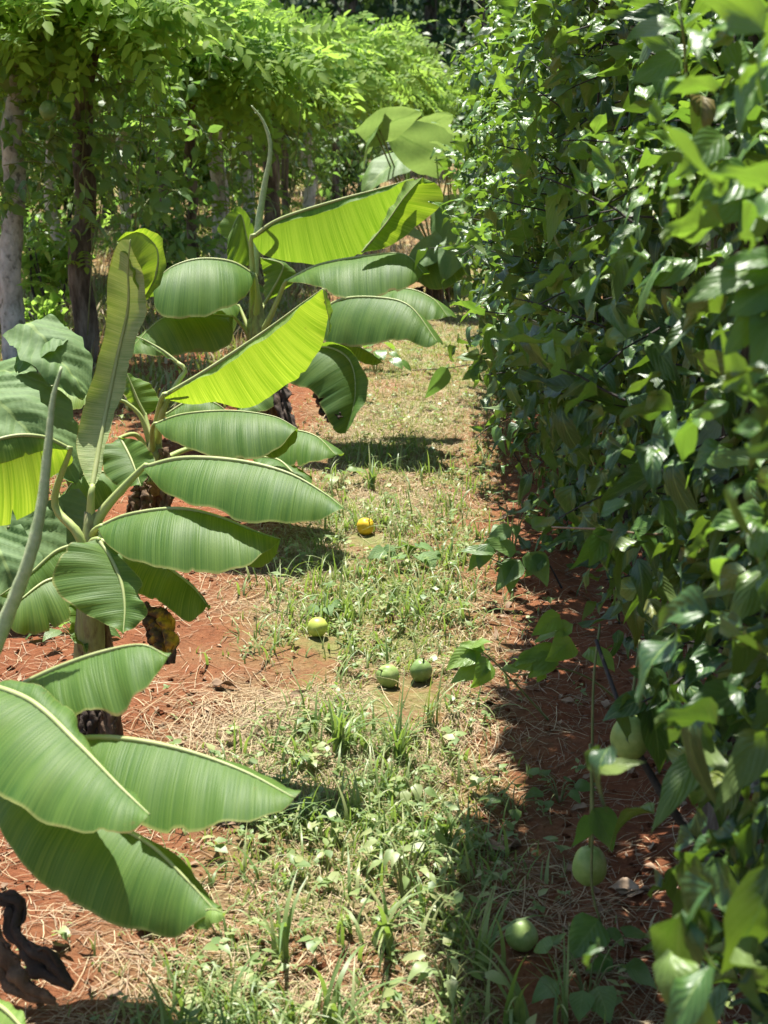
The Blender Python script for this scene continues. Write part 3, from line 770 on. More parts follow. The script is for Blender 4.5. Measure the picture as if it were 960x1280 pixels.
B.leaf([(178, 585), (230, 573), (300, 577), (360, 592), (405, 617), (431, 637)], (4.08, 3.86), [(178, 585), (205, 615), (240, 632), (278, 636), (296, 652), (335, 656), (385, 652), (431, 637)], -.10, pet=[(112, 680, bd), (128, 640, bd)], far=.8, rib=.0075)
B.leaf([(122, 660), (160, 644), (220, 636), (270, 645), (318, 664), (350, 674)], (4.05, 3.90), [(122, 660), (136, 682), (168, 702), (205, 713), (250, 716), (300, 711), (328, 692), (350, 674)], -.14,
       [(122, 660), (180, 655), (260, 660), (310, 706), (340, 702), (350, 674)], .10, pet=[(112, 700, bd), (114, 672, bd)], bulge=.10)
B.leaf([(122, 674), (140, 700), (152, 730), (156, 760), (154, 793)], (4.0, 3.86), [(122, 674), (84, 683), (66, 733), (104, 766), (126, 776), (154, 793)], -.02, [(122, 674), (150, 696), (177, 727), (172, 742), (185, 766), (154, 793)], -.02, pet=[(112, 705, bd), (114, 680, 4.06)], bulge=.06, label='short drooping leaf folded in front of the stem')
B.leaf([(125, 676), (165, 688), (207, 708), (242, 735), (259, 757)], (4.18, 4.02), [(125, 676), (148, 722), (180, 746), (206, 757), (233, 776), (252, 768), (259, 757)], -.05, pet=[(114, 715, bd), (116, 690, 4.16)], far=.8)
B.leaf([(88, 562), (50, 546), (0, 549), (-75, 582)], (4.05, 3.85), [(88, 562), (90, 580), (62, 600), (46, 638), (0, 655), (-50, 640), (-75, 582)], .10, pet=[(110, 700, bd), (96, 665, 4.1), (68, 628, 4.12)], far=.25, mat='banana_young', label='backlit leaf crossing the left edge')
B.leaf([(104, 690), (82, 718), (52, 730), (8, 765)], (4.3, 4.15), [(104, 690), (100, 760), (66, 785), (20, 792), (8, 765)], -.05, pet=[(112, 715, bd)], far=.8)
B.leaf([(100, 680), (70, 690), (35, 720), (0, 745)], (4.35, 4.3), [(100, 680), (80, 735), (40, 750), (0, 745)], -.02, pet=[(111, 715, bd)], far=.8)
B.leaf([(108, 730), (98, 760), (100, 790), (108, 818)], (4.2, 4.1), [(108, 730), (90, 755), (88, 790), (108, 818)], -.03, pet=[(112, 745, bd)], far=.8)
B.withered([(180, 760, 4.08), (200, 775, 4.05), (208, 800, 4.02), (212, 830, 4.0)], [.02, .035, .03, .012], 'withered_yellow', 'blackened leaf with orange patches hanging right of the stem')
B.withered([(188, 775, 4.1), (200, 805, 4.06), (206, 826, 4.05)], [.012, .025, .012])
B.withered([(106, 840, 4.05), (114, 880, 4.0), (110, 925, 3.98)], [.015, .03, .02])
B.withered([(118, 850, 4.06), (134, 885, 4.0), (140, 922, 3.97)], [.01, .022, .012], 'withered_brown')

# ---- third plant
C = Banana(G(190, 652), 'banana plant with one bright yellow green backlit leaf slanting upwards', 0)
c0 = C.o; cd = 6.15
C.trunk([c0 + [0, 0, -.04], c0 + [0, 0, .10], W(192, 580, cd), W(195, 535, cd)], [.058, .05, .04, .024])
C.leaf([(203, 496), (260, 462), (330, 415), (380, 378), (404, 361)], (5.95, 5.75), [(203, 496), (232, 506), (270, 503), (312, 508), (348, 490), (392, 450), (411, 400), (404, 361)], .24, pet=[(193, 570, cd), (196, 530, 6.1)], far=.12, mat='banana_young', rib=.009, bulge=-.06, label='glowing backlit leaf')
C.leaf([(404, 361), (408, 385), (412, 405), (408, 425)], (5.75, 5.8), [(404, 361), (414, 380), (414, 405), (408, 425)], -.02, far=.3, n=12, rib=.002)
C.leaf([(192, 531), (230, 518), (290, 514), (342, 521), (372, 536)], (5.95, 5.72), [(192, 531), (212, 550), (250, 566), (290, 573), (326, 573), (352, 555), (372, 536)], -.16, [(192, 531), (260, 535), (320, 560), (340, 573), (366, 556), (372, 536)], .10, pet=[(193, 575, cd), (190, 545, 6.05)])
C.leaf([(290, 560), (350, 539), (392, 544), (420, 569)], (6.35, 6.1), [(290, 560), (340, 582), (385, 580), (420, 569)], -.12, pet=[(194, 580, cd), (240, 560, 6.3)])
C.leaf([(315, 572), (345, 574), (365, 590), (382, 612)], (6.2, 6.0), [(315, 572), (330, 590), (355, 602), (382, 612)], -.08, pet=[(194, 585, cd), (250, 575, 6.2)])
C.leaf([(150, 547), (162, 570), (170, 590), (176, 608)], (6.0, 5.85), [(150, 547), (126, 563), (138, 602), (176, 608)], -.02, [(150, 547), (176, 552), (194, 577), (176, 608)], -.02, pet=[(192, 580, cd), (172, 545, 6.1)], bulge=.05)
C.leaf([(150, 500), (112, 486), (75, 482), (40, 487)], (6.1, 6.0), [(150, 500), (108, 508), (70, 513), (40, 487)], -.10, pet=[(192, 575, cd), (178, 525, 6.12), (160, 505, 6.1)], mat='banana_young')
C.leaf([(182, 520), (172, 500), (164, 480), (158, 466)], (6.2, 6.2), [(182, 520), (200, 505), (186, 480), (158, 466)], .05, [(182, 520), (165, 510), (156, 490), (158, 466)], .05, pet=[(193, 570, cd)])
C.leaf([(232, 462), (205, 440), (180, 425), (168, 420)], (6.0, 6.0), [(232, 462), (205, 444), (180, 429), (168, 420)], -.01, pet=[(194, 560, cd), (205, 510, 6.0), (222, 478, 6.0)], far=.9, n=12, rib=.008, label='bare leaf stalk without a blade')
C.leaf([(205, 520), (240, 500), (270, 505), (300, 530)], (6.4, 6.4), [(205, 520), (235, 530), (270, 530), (300, 530)], -.06, pet=[(194, 565, cd)])
C.leaf([(170, 600), (120, 590), (90, 605), (70, 640)], (6.2, 6.1), [(170, 600), (140, 630), (100, 640), (70, 640)], -.06, pet=[(190, 600, cd)])
C.withered([(172, 590, 6.1), (178, 620, 6.08), (174, 652, 6.05)], [.02, .04, .02], 'withered_brown', label='brown withered leaf by the stem foot')
C.withered([(206, 560, 6.1), (212, 600, 6.08), (206, 640, 6.05)], [.015, .03, .015], 'withered_brown', label=None)

# ---- fourth plant
D = Banana(G(328, 532), 'banana plant further along the lane with a long thin furled leaf above its largest leaf', 0)
d0 = D.o; dd = 7.9
D.trunk([d0 + [0, 0, -.04], d0 + [0, 0, .12], W(322, 440, dd), W(318, 385, dd), W(318, 330, dd)], [.065, .055, .045, .032, .016])
D.leaf([(314, 298), (350, 274), (420, 251), (475, 236), (518, 223)], (7.75, 7.5), [(314, 298), (330, 318), (372, 329), (420, 331), (450, 322), (478, 290), (505, 250), (518, 223)], .20, pet=[(318, 400, dd), (316, 345, 7.85)], far=.12, bulge=-.05, rib=.010, label='largest leaf, light shining through')
D.leaf([(452, 316), (482, 280), (506, 246), (528, 222)], (7.45, 7.42), [(452, 316), (492, 305), (532, 274), (554, 250), (547, 231), (528, 222)], .08, [(452, 316), (474, 284), (492, 254), (506, 230), (528, 222)], .06, bulge=-.08, mat='banana_young', rib=.005, label='folded over tip of the largest leaf')
D.leaf([(319, 345), (290, 328), (250, 324), (215, 334), (190, 356)], (7.8, 7.6), [(319, 345), (306, 372), (270, 391), (226, 399), (196, 388), (190, 356)], -.20, pet=[(318, 410, dd), (322, 375, 7.82)], rib=.009, far=.7)
D.leaf([(357, 352), (400, 331), (460, 320), (505, 318), (530, 342)], (7.7, 7.45), [(357, 352), (395, 357), (418, 369), (442, 374), (482, 369), (515, 355), (530, 342)], -.22, pet=[(320, 430, dd), (336, 400, 7.8), (350, 368, 7.75)], rib=.009, far=.6)
D.leaf([(396, 395), (425, 375), (470, 372), (512, 383), (547, 428)], (7.45, 7.15), [(396, 395), (402, 425), (432, 432), (470, 430), (508, 424), (532, 436), (547, 428)], -.10, pet=[(320, 440, dd), (345, 410, 7.7), (375, 398, 7.55)], rib=.008)
D.leaf([(462, 372), (505, 361), (540, 373), (560, 396)], (7.9, 7.7), [(462, 372), (490, 388), (530, 402), (560, 396)], -.14, pet=[(320, 430, dd), (380, 395, 7.9)])
D.leaf([(368, 442), (408, 434), (438, 452), (444, 495), (432, 542)], (7.35, 7.2), [(368, 442), (360, 478), (392, 488), (404, 512), (418, 538), (432, 542)], -.05, [(368, 442), (422, 428), (455, 462), (458, 495), (446, 520), (432, 542)], -.05, pet=[(322, 445, dd), (345, 440, 7.6)], bulge=.1, label='dark drooping leaf in shadow, its edge torn')
D.leaf([(292, 396), (240, 392), (200, 400), (158, 442)], (7.8, 7.6), [(292, 396), (286, 432), (250, 441), (200, 444), (158, 442)], -.12, pet=[(318, 440, dd), (306, 412, 7.85)])
D.leaf([(316, 332), (308, 295), (300, 268), (284, 300)], (7.95, 7.85), [(316, 332), (288, 330), (284, 318), (284, 300)], -.04, [(316, 332), (318, 290), (300, 258), (272, 284), (284, 300)], -.02, pet=[(318, 380, dd)], bulge=.05, rib=.006, label='young folded leaf')
D.leaf([(330, 380), (350, 345), (352, 330), (325, 322)], (8.1, 8.1), [(330, 380), (368, 352), (360, 330), (325, 322)], .05, [(330, 380), (330, 350), (328, 335), (325, 322)], .05, pet=[(319, 410, dd)])
D.leaf([(300, 385), (275, 370), (240, 400), (220, 430)], (8.0, 7.9), [(300, 385), (290, 420), (260, 430), (220, 430)], -.1, pet=[(318, 430, dd)], far=.6)
D.leaf([(350, 445), (330, 470), (310, 500), (296, 520)], (7.7, 7.5), [(350, 445), (360, 480), (340, 510), (296, 520)], -.05, pet=[(322, 440, dd)], far=.8)
D.leaf([(400, 430), (430, 428), (460, 440), (480, 455)], (7.6, 7.5), [(400, 430), (430, 446), (460, 455), (480, 455)], -.05, pet=[(322, 445, dd), (360, 430, 7.7)], far=.8, mat='banana_young')
D.cigar([(318, 345, 7.9), (322, 290, 7.88), (330, 235, 7.85), (337, 200, 7.82), (337, 175, 7.8), (328, 150, 7.78), (314, 132, 7.75)], [.022, .021, .018, .014, .010, .004], 'long thin furled leaf curving above the crown')
D.withered([(350, 470, 7.6), (355, 510, 7.5), (365, 535, 7.45), (372, 560, 7.4)], [.025, .04, .03, .01])
D.withered([(400, 480, 7.3), (410, 505, 7.25), (425, 525, 7.2)], [.03, .05, .03])

# ---- fifth, far banana
E = Banana(G(546, 378), 'small far banana plant beside the elephant ears at the bend of the lane', 0)
e0 = E.o; ed = 12.4
E.trunk([e0 + [0, 0, -.04], e0 + [0, 0, .2], W(545, 335, ed), W(548, 300, ed)], [.06, .05, .04, .025], 'bark_dark')
E.leaf([(522, 352), (538, 330), (562, 325), (592, 330)], (12.2, 12.0), [(522, 352), (540, 362), (568, 356), (592, 330)], -.10, pet=[(546, 350, ed)], far=.8)
E.leaf([(545, 335), (520, 325), (500, 335), (480, 345)], (12.2, 12.0), [(545, 335), (520, 345), (500, 350), (480, 345)], -.10, pet=[(546, 350, ed)], far=.8)
E.leaf([(546, 320), (556, 290), (566, 270), (572, 262)], (12.4, 12.5), [(546, 320), (540, 290), (552, 265), (572, 262)], .05, [(546, 320), (566, 300), (575, 280), (572, 262)], .05, pet=[(546, 350, ed)], mat='banana_young')
E.leaf([(550, 340), (575, 345), (592, 358), (598, 372)], (12.2, 12.0), [(550, 340), (568, 362), (585, 372), (598, 372)], -.10, pet=[(546, 350, ed)], far=.8, mat='banana_young')
E.withered([(520, 360, 12.2), (524, 375, 12.2), (528, 390, 12.2)], [.05, .08, .04])


# ------------------------------------------------------------------ elephant ears and broad lobed plants
def heart_leaf(c, t, n, L, width=.8, seed=0, lobes=False, res=(16, 10)):
    """big heart shaped leaf, base notch, raised veins"""
    r = np.random.default_rng(seed)
    nl, nw = res
    s = np.linspace(-.28, 1, nl); V = np.zeros((nl, nw, 3)); U = np.zeros((nl, nw, 2))
    for i, a in enumerate(s):
        w = width * .5 * math.sqrt(max(0, 1 - ((a - .18) / .83) ** 2)) * (1 - .25 * max(a, 0) ** 2)
        if lobes: w *= .92 + .34 * (abs(((a * 2.6 + .35) % 1) - .5) - .25) * (a > -.1)
        for j in range(nw):
            v = -1 + 2 * j / (nw - 1)
            x = v * w; y = a
            if a < 0: x = (abs(v) * w * .92 + .08 * abs(a) * 3 * width * .5) * (1 if v > 0 else -1)
            z = .22 * abs(x) - .30 * max(a, 0) ** 2 + .013 * math.sin(a * (27 if lobes else 17) - abs(v) * (13 if lobes else 5) + math.sin(a * 5 + seed)) + .03 * math.sin(seed + a * 6 + v * 4) - .5 * x * x
            V[i, j] = (x, y, z); U[i, j] = (v * .5 + .5, a)
    B = frames(norm(t)[None], norm(n)[None])[0]
    return V.reshape(-1, 3) @ B * L + np.asarray(c), grid_quads(nl, nw), U.reshape(-1, 2)


eb = G(566, 372)
ears = thing('elephant_ear_plant', 'clump of tall stalked elephant ear leaves at the far bend of the lane', 'elephant ear', eb)
EO = np.array(ears.location)
for i, (sx, sy, tx, ty, wd, tilt, d, lab, mt) in enumerate((
        (474, 162, 446, 192, 1.0, (-.35, .45, .8), 12.0, 'leaf spread at the left of the clump', 'taro'),
        (470, 165, 512, 134, .75, (.2, .5, .8), 12.0, None, 'taro'),
        (545, 192, 500, 172, 1.0, (.1, -.75, -.25), 12.2, 'broad pale leaf held upright', 'taro'),
        (558, 188, 586, 196, 1.1, (.0, .5, .85), 12.0, None, 'taro'),
        (560, 172, 545, 150, .9, (.3, .5, .7), 12.6, None, 'taro'), (600, 215, 598, 262, .9, (-.5, -.8, .2), 11.4, 'dark leaf hanging by the vine wall', 'taro'),
        (590, 170, 602, 142, .8, (0, .5, .8), 13.0, None, 'taro'), (515, 175, 488, 148, .8, (-.1, .5, .85), 12.8, None, 'taro'), (500, 200, 462, 218, .9, (-.3, -.6, .7), 12.4, None, 'taro'), (560, 215, 590, 232, .95, (.1, .4, .85), 12.0, None, 'taro'), (530, 165, 556, 140, .8, (.1, .5, .8), 13.2, None, 'taro'),
        (520, 182, 500, 215, .9, (-.2, .5, .7), 12.6, None, 'taro'),
        (548, 305, 520, 322, .8, (0, -.6, .7), 12.1, None, 'taro'), (575, 300, 560, 330, .8, (0, -.6, .7), 12.0, None, 'taro'), (590, 280, 610, 300, .8, (0, -.6, .7), 12.3, None, 'taro'),
        (530, 300, 512, 285, .7, (0, -.6, .7), 12.7, None, 'taro'), (565, 255, 548, 285, .8, (-.3, -.7, .4), 12.5, None, 'taro'))):
    a = W(sx, sy, d); b = W(tx, ty, d - .15); L = np.linalg.norm(b - a) * 1.25
    V, q, u = heart_leaf(a, b - a, np.array(tilt), max(L, .26), wd, i)
    lf = build('leaf', V, q, M[mt], ears, EO, u)
    if lab: lf['label'] = lab
    mb = MB(); root_pt = EO + [R.normal() * .12, R.normal() * .1, 0]
    mpt = (a + root_pt) / 2 + [.12 * (a[0] - root_pt[0]), 0, .12]
    tube(mb, cr([root_pt, mpt, a], 14), [.014, .009, .006], 6)
    mb.out('stalk', M['stem'], lf, EO)

sq = G(60, 640)
squash = thing('squash_plant', 'plant with broad lobed ribbed leaves at the left edge behind the banana leaves', 'squash plant', sq)
SO = np.array(squash.location)
for i, (sx, sy, tx, ty, wd, tilt, d) in enumerate(((-6, 500, 46, 540, 1.15, (.1, -.7, .7), 5.4), (50, 420, 104, 470, 1.0, (.1, -.45, .85), 5.7), (60, 425, 22, 448, .9, (0, -.4, .9), 5.7),
                                                   (30, 500, 92, 575, .85, (.3, -.7, .6), 5.6), (10, 660, 70, 740, 1.1, (.1, -.7, .7), 5.2), (80, 640, 110, 700, .9, (0, -.6, .8), 5.6), (0, 690, 30, 760, 1., (0, -.6, .8), 5.1), (-10, 465, 30, 455, 1., (0, -.5, .8), 5.8), (60, 700, 100, 730, .8, (0, -.6, .8), 5.5))):
    a = W(sx, sy, d); b = W(tx, ty, d - .1); L = np.linalg.norm(b - a) * 1.1
    V, q, u = heart_leaf(a, b - a, np.array(tilt), L, wd, i + 20, True, (44, 18))
    lf = build('leaf', V, q, M['squash'], squash, SO, u)
    mb = MB(); tube(mb, cr([SO + [R.normal() * .1, 0, 0], (a + SO) / 2 + [0, .03, .1], a], 12), [.008, .005], 6); mb.out('stalk', M['stem'], lf, SO)


# ------------------------------------------------------------------ living post trees on the left
def crown_sprays(c, rx, ry, rz, n, flat=.0):
    """pinnate sprays spread through an uneven crown"""
    nb = 15
    cs = R.normal(size=(nb, 3)); cs = norm(cs) * (R.random((nb, 1)) ** .4) * [rx, ry, rz] * .75
    cs[:, 2] = np.abs(cs[:, 2]) * .9 - rz * .25
    b = R.integers(0, nb, n); rr = .34 * (.5 + R.random(nb))[b, None] * max(rx, .6)
    off = norm(R.normal(size=(n, 3))) * rr * (R.random((n, 1)) ** .5) * [1, 1, .7]
    P = np.asarray(c) + cs[b] + off
    T = norm(off * 1.2 / (rr + 1e-6) + cs[b] * .5 + R.normal(size=(n, 3)) * .35 + [0, 0, .05])
    T[:, 2] *= .6
    Nn = norm(R.normal(size=(n, 3)) * .45 + [0, -.45, .8])
    return P, T, Nn, cs


def post_tree(px, base_d, wpx, bark, label, crown=(.9, .9, .55), n=260, lean=0., h=2.35, side=None, trunk_h=2.0):
    y = base_d * math.cos(PITCH); x = (px - 480) / FPX * (y * math.cos(PITCH) + (CAM[2] - SLOPE * y) * math.sin(PITCH))
    # depth along the axis is not exactly y: solve on the ground
    z = float(gz(x, y)); y = base_d * math.cos(PITCH) + (CAM[2] - z) * math.sin(PITCH) * 0
    base = np.array([x, y, z]); r = max(.022, wpx / FPX * base_d * .5)
    h = h + R.normal() * .10 * (base_d > 12)
    t = thing('living_post_tree', label, 'tree', base, 'slim trees in rows on the left')
    mb = MB()
    k = 9; pts = [base + [lean * i / (k - 1) + R.normal() * .018, R.normal() * .02, -.05 + (trunk_h + .05) * i / (k - 1)] for i in range(k)]
    P = cr(pts, 40); P[:, :2] += .5 * (np.stack([vnoise(P[:, 2] * 3 + px, P[:, 2] * 0, 5), vnoise(P[:, 2] * 3 + px, P[:, 2] * 0, 6)], 1) - .5) * r * .7
    tube(mb, P, [r * 1.2, r, r * .95, r * .8], 14, .09)
    top = P[-1]
    c = np.array([top[0], top[1], z + h])
    if side is not None: c = c + np.array(side)
    Pp, T, Nn, cs = crown_sprays(c, *crown, n)
    for q_ in cs[:9]:
        e = c + q_ * .9; m_ = (top + e) / 2 + [0, 0, .08]
        tube(mb, cr([P[-6], m_, e], 9), [r * .45, r * .2, .006], 6, .08)
    mb.out('trunk', M[bark], t, base)
    cloud('crown', Pp, T, Nn, .34 * (.7 + .6 * R.random(n)), PT, M['pinnate'], t, base)
    # feathery front of the crown, hanging towards the lane
    n2 = int(n * .55); c2 = c + np.array([.12, -.5, .05])
    P2, T2, N2, _c = crown_sprays(c2, crown[0] * 1.05, crown[1] * .6, crown[2] * 1.1, n2)
    T2 = norm(T2 + [0, -.2, -.25])
    cloud('crown_sprays', P2, T2, N2 + [0, -.2, 0], .32 * (.6 + .7 * R.random(n2)), PT, M['pinnate'], t, base)
    # short leafy twigs on the trunk
    k = 44
    hh = .5 + (trunk_h - .6) * R.random(k) ** .8; an = R.random(k) * 2 * PI
    bo = .40 * R.random(k) ** 2 + r
    Pq = base + np.stack([np.cos(an) * bo + lean * hh / trunk_h, np.sin(an) * bo, hh], 1)
    cloud('twig_leaves', Pq, np.stack([np.cos(an), np.sin(an), .1 + R.normal(size=k) * .3], 1), np.tile([0, 0, 1.], (k, 1)), .22 * (.6 + .6 * R.random(k)), PT, M['pinnate'], t, base)
    return t


post_tree(19, 9.9, 27, 'bark_pale', 'pale mottled straight trunk at the left edge of the photo', (1.0, .8, .6), 200, .09, 2.25)
post_tree(104, 10.4, 27, 'bark_dark', 'thick dark furrowed trunk leaning beside the pale one', (.8, .7, .5), 180, .10, 2.35, trunk_h=1.9)
post_tree(243, 12.6, 12, 'bark_dark', 'slim dark trunk behind the upright banana leaf', (.8, .7, .5), 300, .02, 2.05)
post_tree(276, 13.8, 20, 'bark_pale', 'grey trunk just left of the long furled banana leaf', (.8, .7, .5), 300, .02, 2.05)
post_tree(344, 15.6, 20, 'bark_dark', 'brown trunk right behind the long furled banana leaf', (.9, .8, .5), 340, -.03, 2.0)
post_tree(358, 17.2, 9, 'bark_dark', 'thinnest dark straight trunk, between the brown and the pale ones', (.8, .7, .5), 300, 0, 1.95)
post_tree(388, 18.8, 14, 'bark_pale', 'pale grey trunk right of the thinnest dark one', (1., .8, .45), 360, 0, 1.95)
post_tree(454, 25.0, 14, 'bark_pale', 'farthest grey trunk at the end of the row, near the elephant ears', (1.1, 1., .6), 480, 0, 1.85)
post_tree(420, 22.0, 9, 'bark_dark', 'thin trunk half hidden in leaves before the last grey one', (1., .9, .5), 400, 0, 2.05)
post_tree(492, 30.0, 10, 'bark_dark', 'rounded leafy tree closing the left row against the dark forest', (1.2, 1.1, .8), 520, 0, 1.3, trunk_h=1.3)
post_tree(72, 14.5, 14, 'bark_pale', 'slim pale trunk of the second row between the two thick ones', (1.1, .8, .7), 400, 0, 2.7)
post_tree(160, 15.5, 12, 'bark_pale', 'slim trunk of the second row behind the upright banana leaf', (1.1, .8, .7), 400, 0, 2.6)
post_tree(205, 18.5, 13, 'bark_dark', 'dark trunk deep in the second row', (1.1, .9, .6), 360, 0, 2.2)
post_tree(-25, 12.5, 14, 'bark_dark', 'tree beyond the left edge with a crown hanging into the photo', (1., .8, .6), 200, 0, 2.2)
post_tree(310, 21.5, 12, 'bark_pale', 'pale trunk of the second row, mostly behind leaves', (1.2, 1., .55), 380, 0, 2.0)
post_tree(135, 22.0, 14, 'bark_dark', 'dark trunk of the third row', (1.3, 1., .7), 400, 0, 2.3)
post_tree(30, 20.0, 14, 'bark_dark', 'dark trunk of the third row at the left', (1.3, 1., .8), 400, 0, 2.8)


def left_vine():
    root = thing('passion_fruit_vine', 'leafy vine draped over the trellis between the left tree trunks', 'vine', (-1.7, 12, gz(-1.7, 12)))
    o = np.array(root.location)
    ns = 820
    y = 9.6 + 16 * R.random(ns) ** 1.4; rowx = np.interp(y, [9.6, 12.6, 15.6, 19, 25], [-2.15, -1.55, -1.1, -.9, -.3])
    u = R.random(ns); x = rowx + R.normal(size=ns) * .34; y = y - .35 * R.random(ns)
    cur = vnoise(y * 1.1, 0 * y, 61)
    h = 2.1 - (R.random(ns) ** 1.1) * (.55 + 1.25 * np.clip(cur * 1.6 - .3, 0, 1))
    st = np.stack([x, y, gz(x, y) + h], 1)
    dr = norm(rnd(ns, .7) + [.3, -.5, .15])
    P, T, Nn, S, paths = shoots(st, dr, R.integers(3, 7, ns), .07, .14, .6)
    cloud('foliage', P, T, Nn, S, VT_MID, M['vine_far'], root, o)
    mb = MB()
    for pth in paths[:500]: tube(mb, pth, [.004, .002], 4, cap=False)
    mb.out('twigs', M['stem'], root, o)['kind'] = 'stuff'
    for i in range(46):                                                     # hanging runners
        mb = MB()
        yy = 9.6 + 12 * R.random(); xx = float(np.interp(yy, [9.6, 12.6, 15.6, 19, 25], [-2.15, -1.55, -1.1, -.9, -.3])) + R.normal() * .3; zz = float(gz(xx, yy))
        pts = [[xx + R.normal() * .05, yy, zz + 2.2 - t * (1.0 + R.random())] for t in np.linspace(0, 1, 5)]
        tube(mb, cr(pts, 12), .004, 5)
        mb.out('runner', M['stem'], root, o)


left_vine()


# ------------------------------------------------------------------ shrubs, forest
def leafy_mass(pos_c, rad, n, size, mat, name, parent=None, origin=(0, 0, 0), temps=None, shell=.55):
    nb = 26
    cs = norm(R.normal(size=(nb, 3))) * R.random((nb, 1)) ** .45 * np.array(rad) * .78
    b = R.integers(0, nb, n); rr = (.20 + .26 * R.random(nb))[b, None] * np.array(rad)
    off = norm(R.normal(size=(n, 3))) * (shell + (1 - shell) * R.random((n, 1))) * rr
    P = np.asarray(pos_c) + cs[b] + off
    T = norm(R.normal(size=(n, 3)) * .6 + [0, 0, -.5] + norm(off)); Nn = norm(norm(off) + [0, 0, .9] + R.normal(size=(n, 3)) * .4)
    return cloud(name, P, T, Nn, size * (.6 + .8 * R.random(n)), temps or VT_LO, mat, parent, origin)


def forest_tree(x, y, hgt, spread, label, seed_n=1500, leaf=.30, trunk_r=.16, low=.25):
    z = float(gz(x, y)); base = np.array([x, y, z])
    t = thing('forest_tree', label, 'tree', base, 'trees of the dark forest behind')
    mb = MB(); P = cr([base + [0, 0, -.1], base + [R.normal() * .15, 0, hgt * .4], base + [R.normal() * .3, R.normal() * .3, hgt * .85]], 20)
    tube(mb, P, [trunk_r * 1.2, trunk_r, trunk_r * .5], 10, .08)
    for i in range(7):
        a = R.random() * 2 * PI; s0 = P[6 + i * 2]; e = s0 + np.array([math.cos(a) * spread * .8, math.sin(a) * spread * .8, hgt * .18])
        tube(mb, cr([s0, (s0 + e) / 2 + [0, 0, .15], e], 8), [trunk_r * .4, .03], 6)
    mb.out('trunk', M['bark_dark'], t, base)
    hc = hgt * (low + 1) / 2
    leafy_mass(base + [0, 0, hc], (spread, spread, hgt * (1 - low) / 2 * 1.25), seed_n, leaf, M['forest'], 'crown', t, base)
    return t


fl = ['dark forest tree behind the left end of the rows', 'dark forest tree above the left tree rows', 'dark tall tree behind the pale trunks', 'forest tree with a bare brown trunk above the leafy row',
      'dense dark tree left of the forest gap', 'dense dark tree in the middle of the forest edge', 'dark tree right of the middle of the forest edge', 'dark tree half hidden by the right vine wall',
      'dark tree wholly behind the right vine wall']
for i, (px, y) in enumerate(((-60, 38), (60, 41), (200, 39), (335, 44), (440, 40), (530, 43), (610, 41), (700, 39), (830, 40))):
    forest_tree((px - 480) / FPX * y * 1.0, y, 9.5 + R.random() * 2.5, 2.1 + R.random() * .6, fl[i], low=.12 if i not in (3,) else .45)
for i, (px, y) in enumerate(((0, 50), (140, 52), (290, 51), (400, 54), (490, 52), (575, 53), (660, 52), (760, 52), (880, 53), (-90, 54))):
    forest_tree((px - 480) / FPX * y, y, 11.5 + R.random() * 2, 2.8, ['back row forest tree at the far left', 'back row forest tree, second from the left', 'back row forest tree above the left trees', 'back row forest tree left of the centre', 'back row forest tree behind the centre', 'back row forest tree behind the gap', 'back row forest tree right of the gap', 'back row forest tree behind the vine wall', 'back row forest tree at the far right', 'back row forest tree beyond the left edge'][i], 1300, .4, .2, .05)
# undergrowth at the forest edge
n = 14000
x = (R.random(n) - .5) * 28; y = 31 + 22 * R.random(n); hgt = .3 + vnoise(x * .5, y * .4, 71) * (1.6 + 1.8 * np.clip((y - 34) / 4, 0, 1))
P = np.stack([x, y, gz(x, y) + hgt * R.random(n)], 1)
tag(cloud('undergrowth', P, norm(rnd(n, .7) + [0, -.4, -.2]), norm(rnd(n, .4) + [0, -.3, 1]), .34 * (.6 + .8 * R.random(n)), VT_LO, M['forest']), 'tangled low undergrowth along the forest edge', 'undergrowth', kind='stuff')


def shrub(px, py, d, rad, n, size, label, mat='pinnate'):
    c = W(px, py, d); z = float(gz(c[0], c[1])); base = np.array([c[0], c[1], z])
    t = thing('shrub', label, 'shrub', base, 'shrubs between the rows')
    mb = MB()
    for i in range(6):
        a = R.random() * 6.28; e = c + np.array([math.cos(a) * rad[0] * .6, math.sin(a) * rad[1] * .6, rad[2] * .3])
        tube(mb, cr([base + [0, 0, -.03], (base + e) / 2 + R.normal(size=3) * .05, e], 9), [.014, .005], 5)
    mb.out('stem', M['stem_dark'], t, base)
    leafy_mass(c, rad, n, size, M[mat], 'foliage', t, base)


shrub(514, 120, 33, (.75, .7, .9), 1500, .17, 'rounded dark green bush at the end of the left row', 'vine_far')
shrub(560, 135, 36, (1.0, .8, .5), 1000, .16, 'low bright bush at the foot of the dark forest')
shrub(608, 128, 34, (.7, .8, .6), 800, .16, 'low bush at the forest foot partly behind the vine wall', 'vine_far')
shrub(60, 330, 11.5, (.28, .28, .42), 420, .085, 'light green feathery sapling between the two thick trunks')
shrub(60, 400, 10.5, (.22, .22, .2), 240, .085, 'low leafy sapling before the thick dark trunk')
shrub(200, 290, 14.5, (.4, .4, .4), 420, .10, 'leafy sapling in the gap behind the upright banana leaf', 'vine_far')
shrub(430, 190, 23, (.9, .8, .85), 1500, .11, 'tall loose bush before the farthest grey trunk', 'vine_far')
shrub(150, 340, 17, (.5, .5, .5), 420, .10, 'low bush behind the dark trunk')
shrub(20, 300, 15, (.5, .5, .5), 420, .10, 'loose bush behind the left pale trunk', 'vine_far')


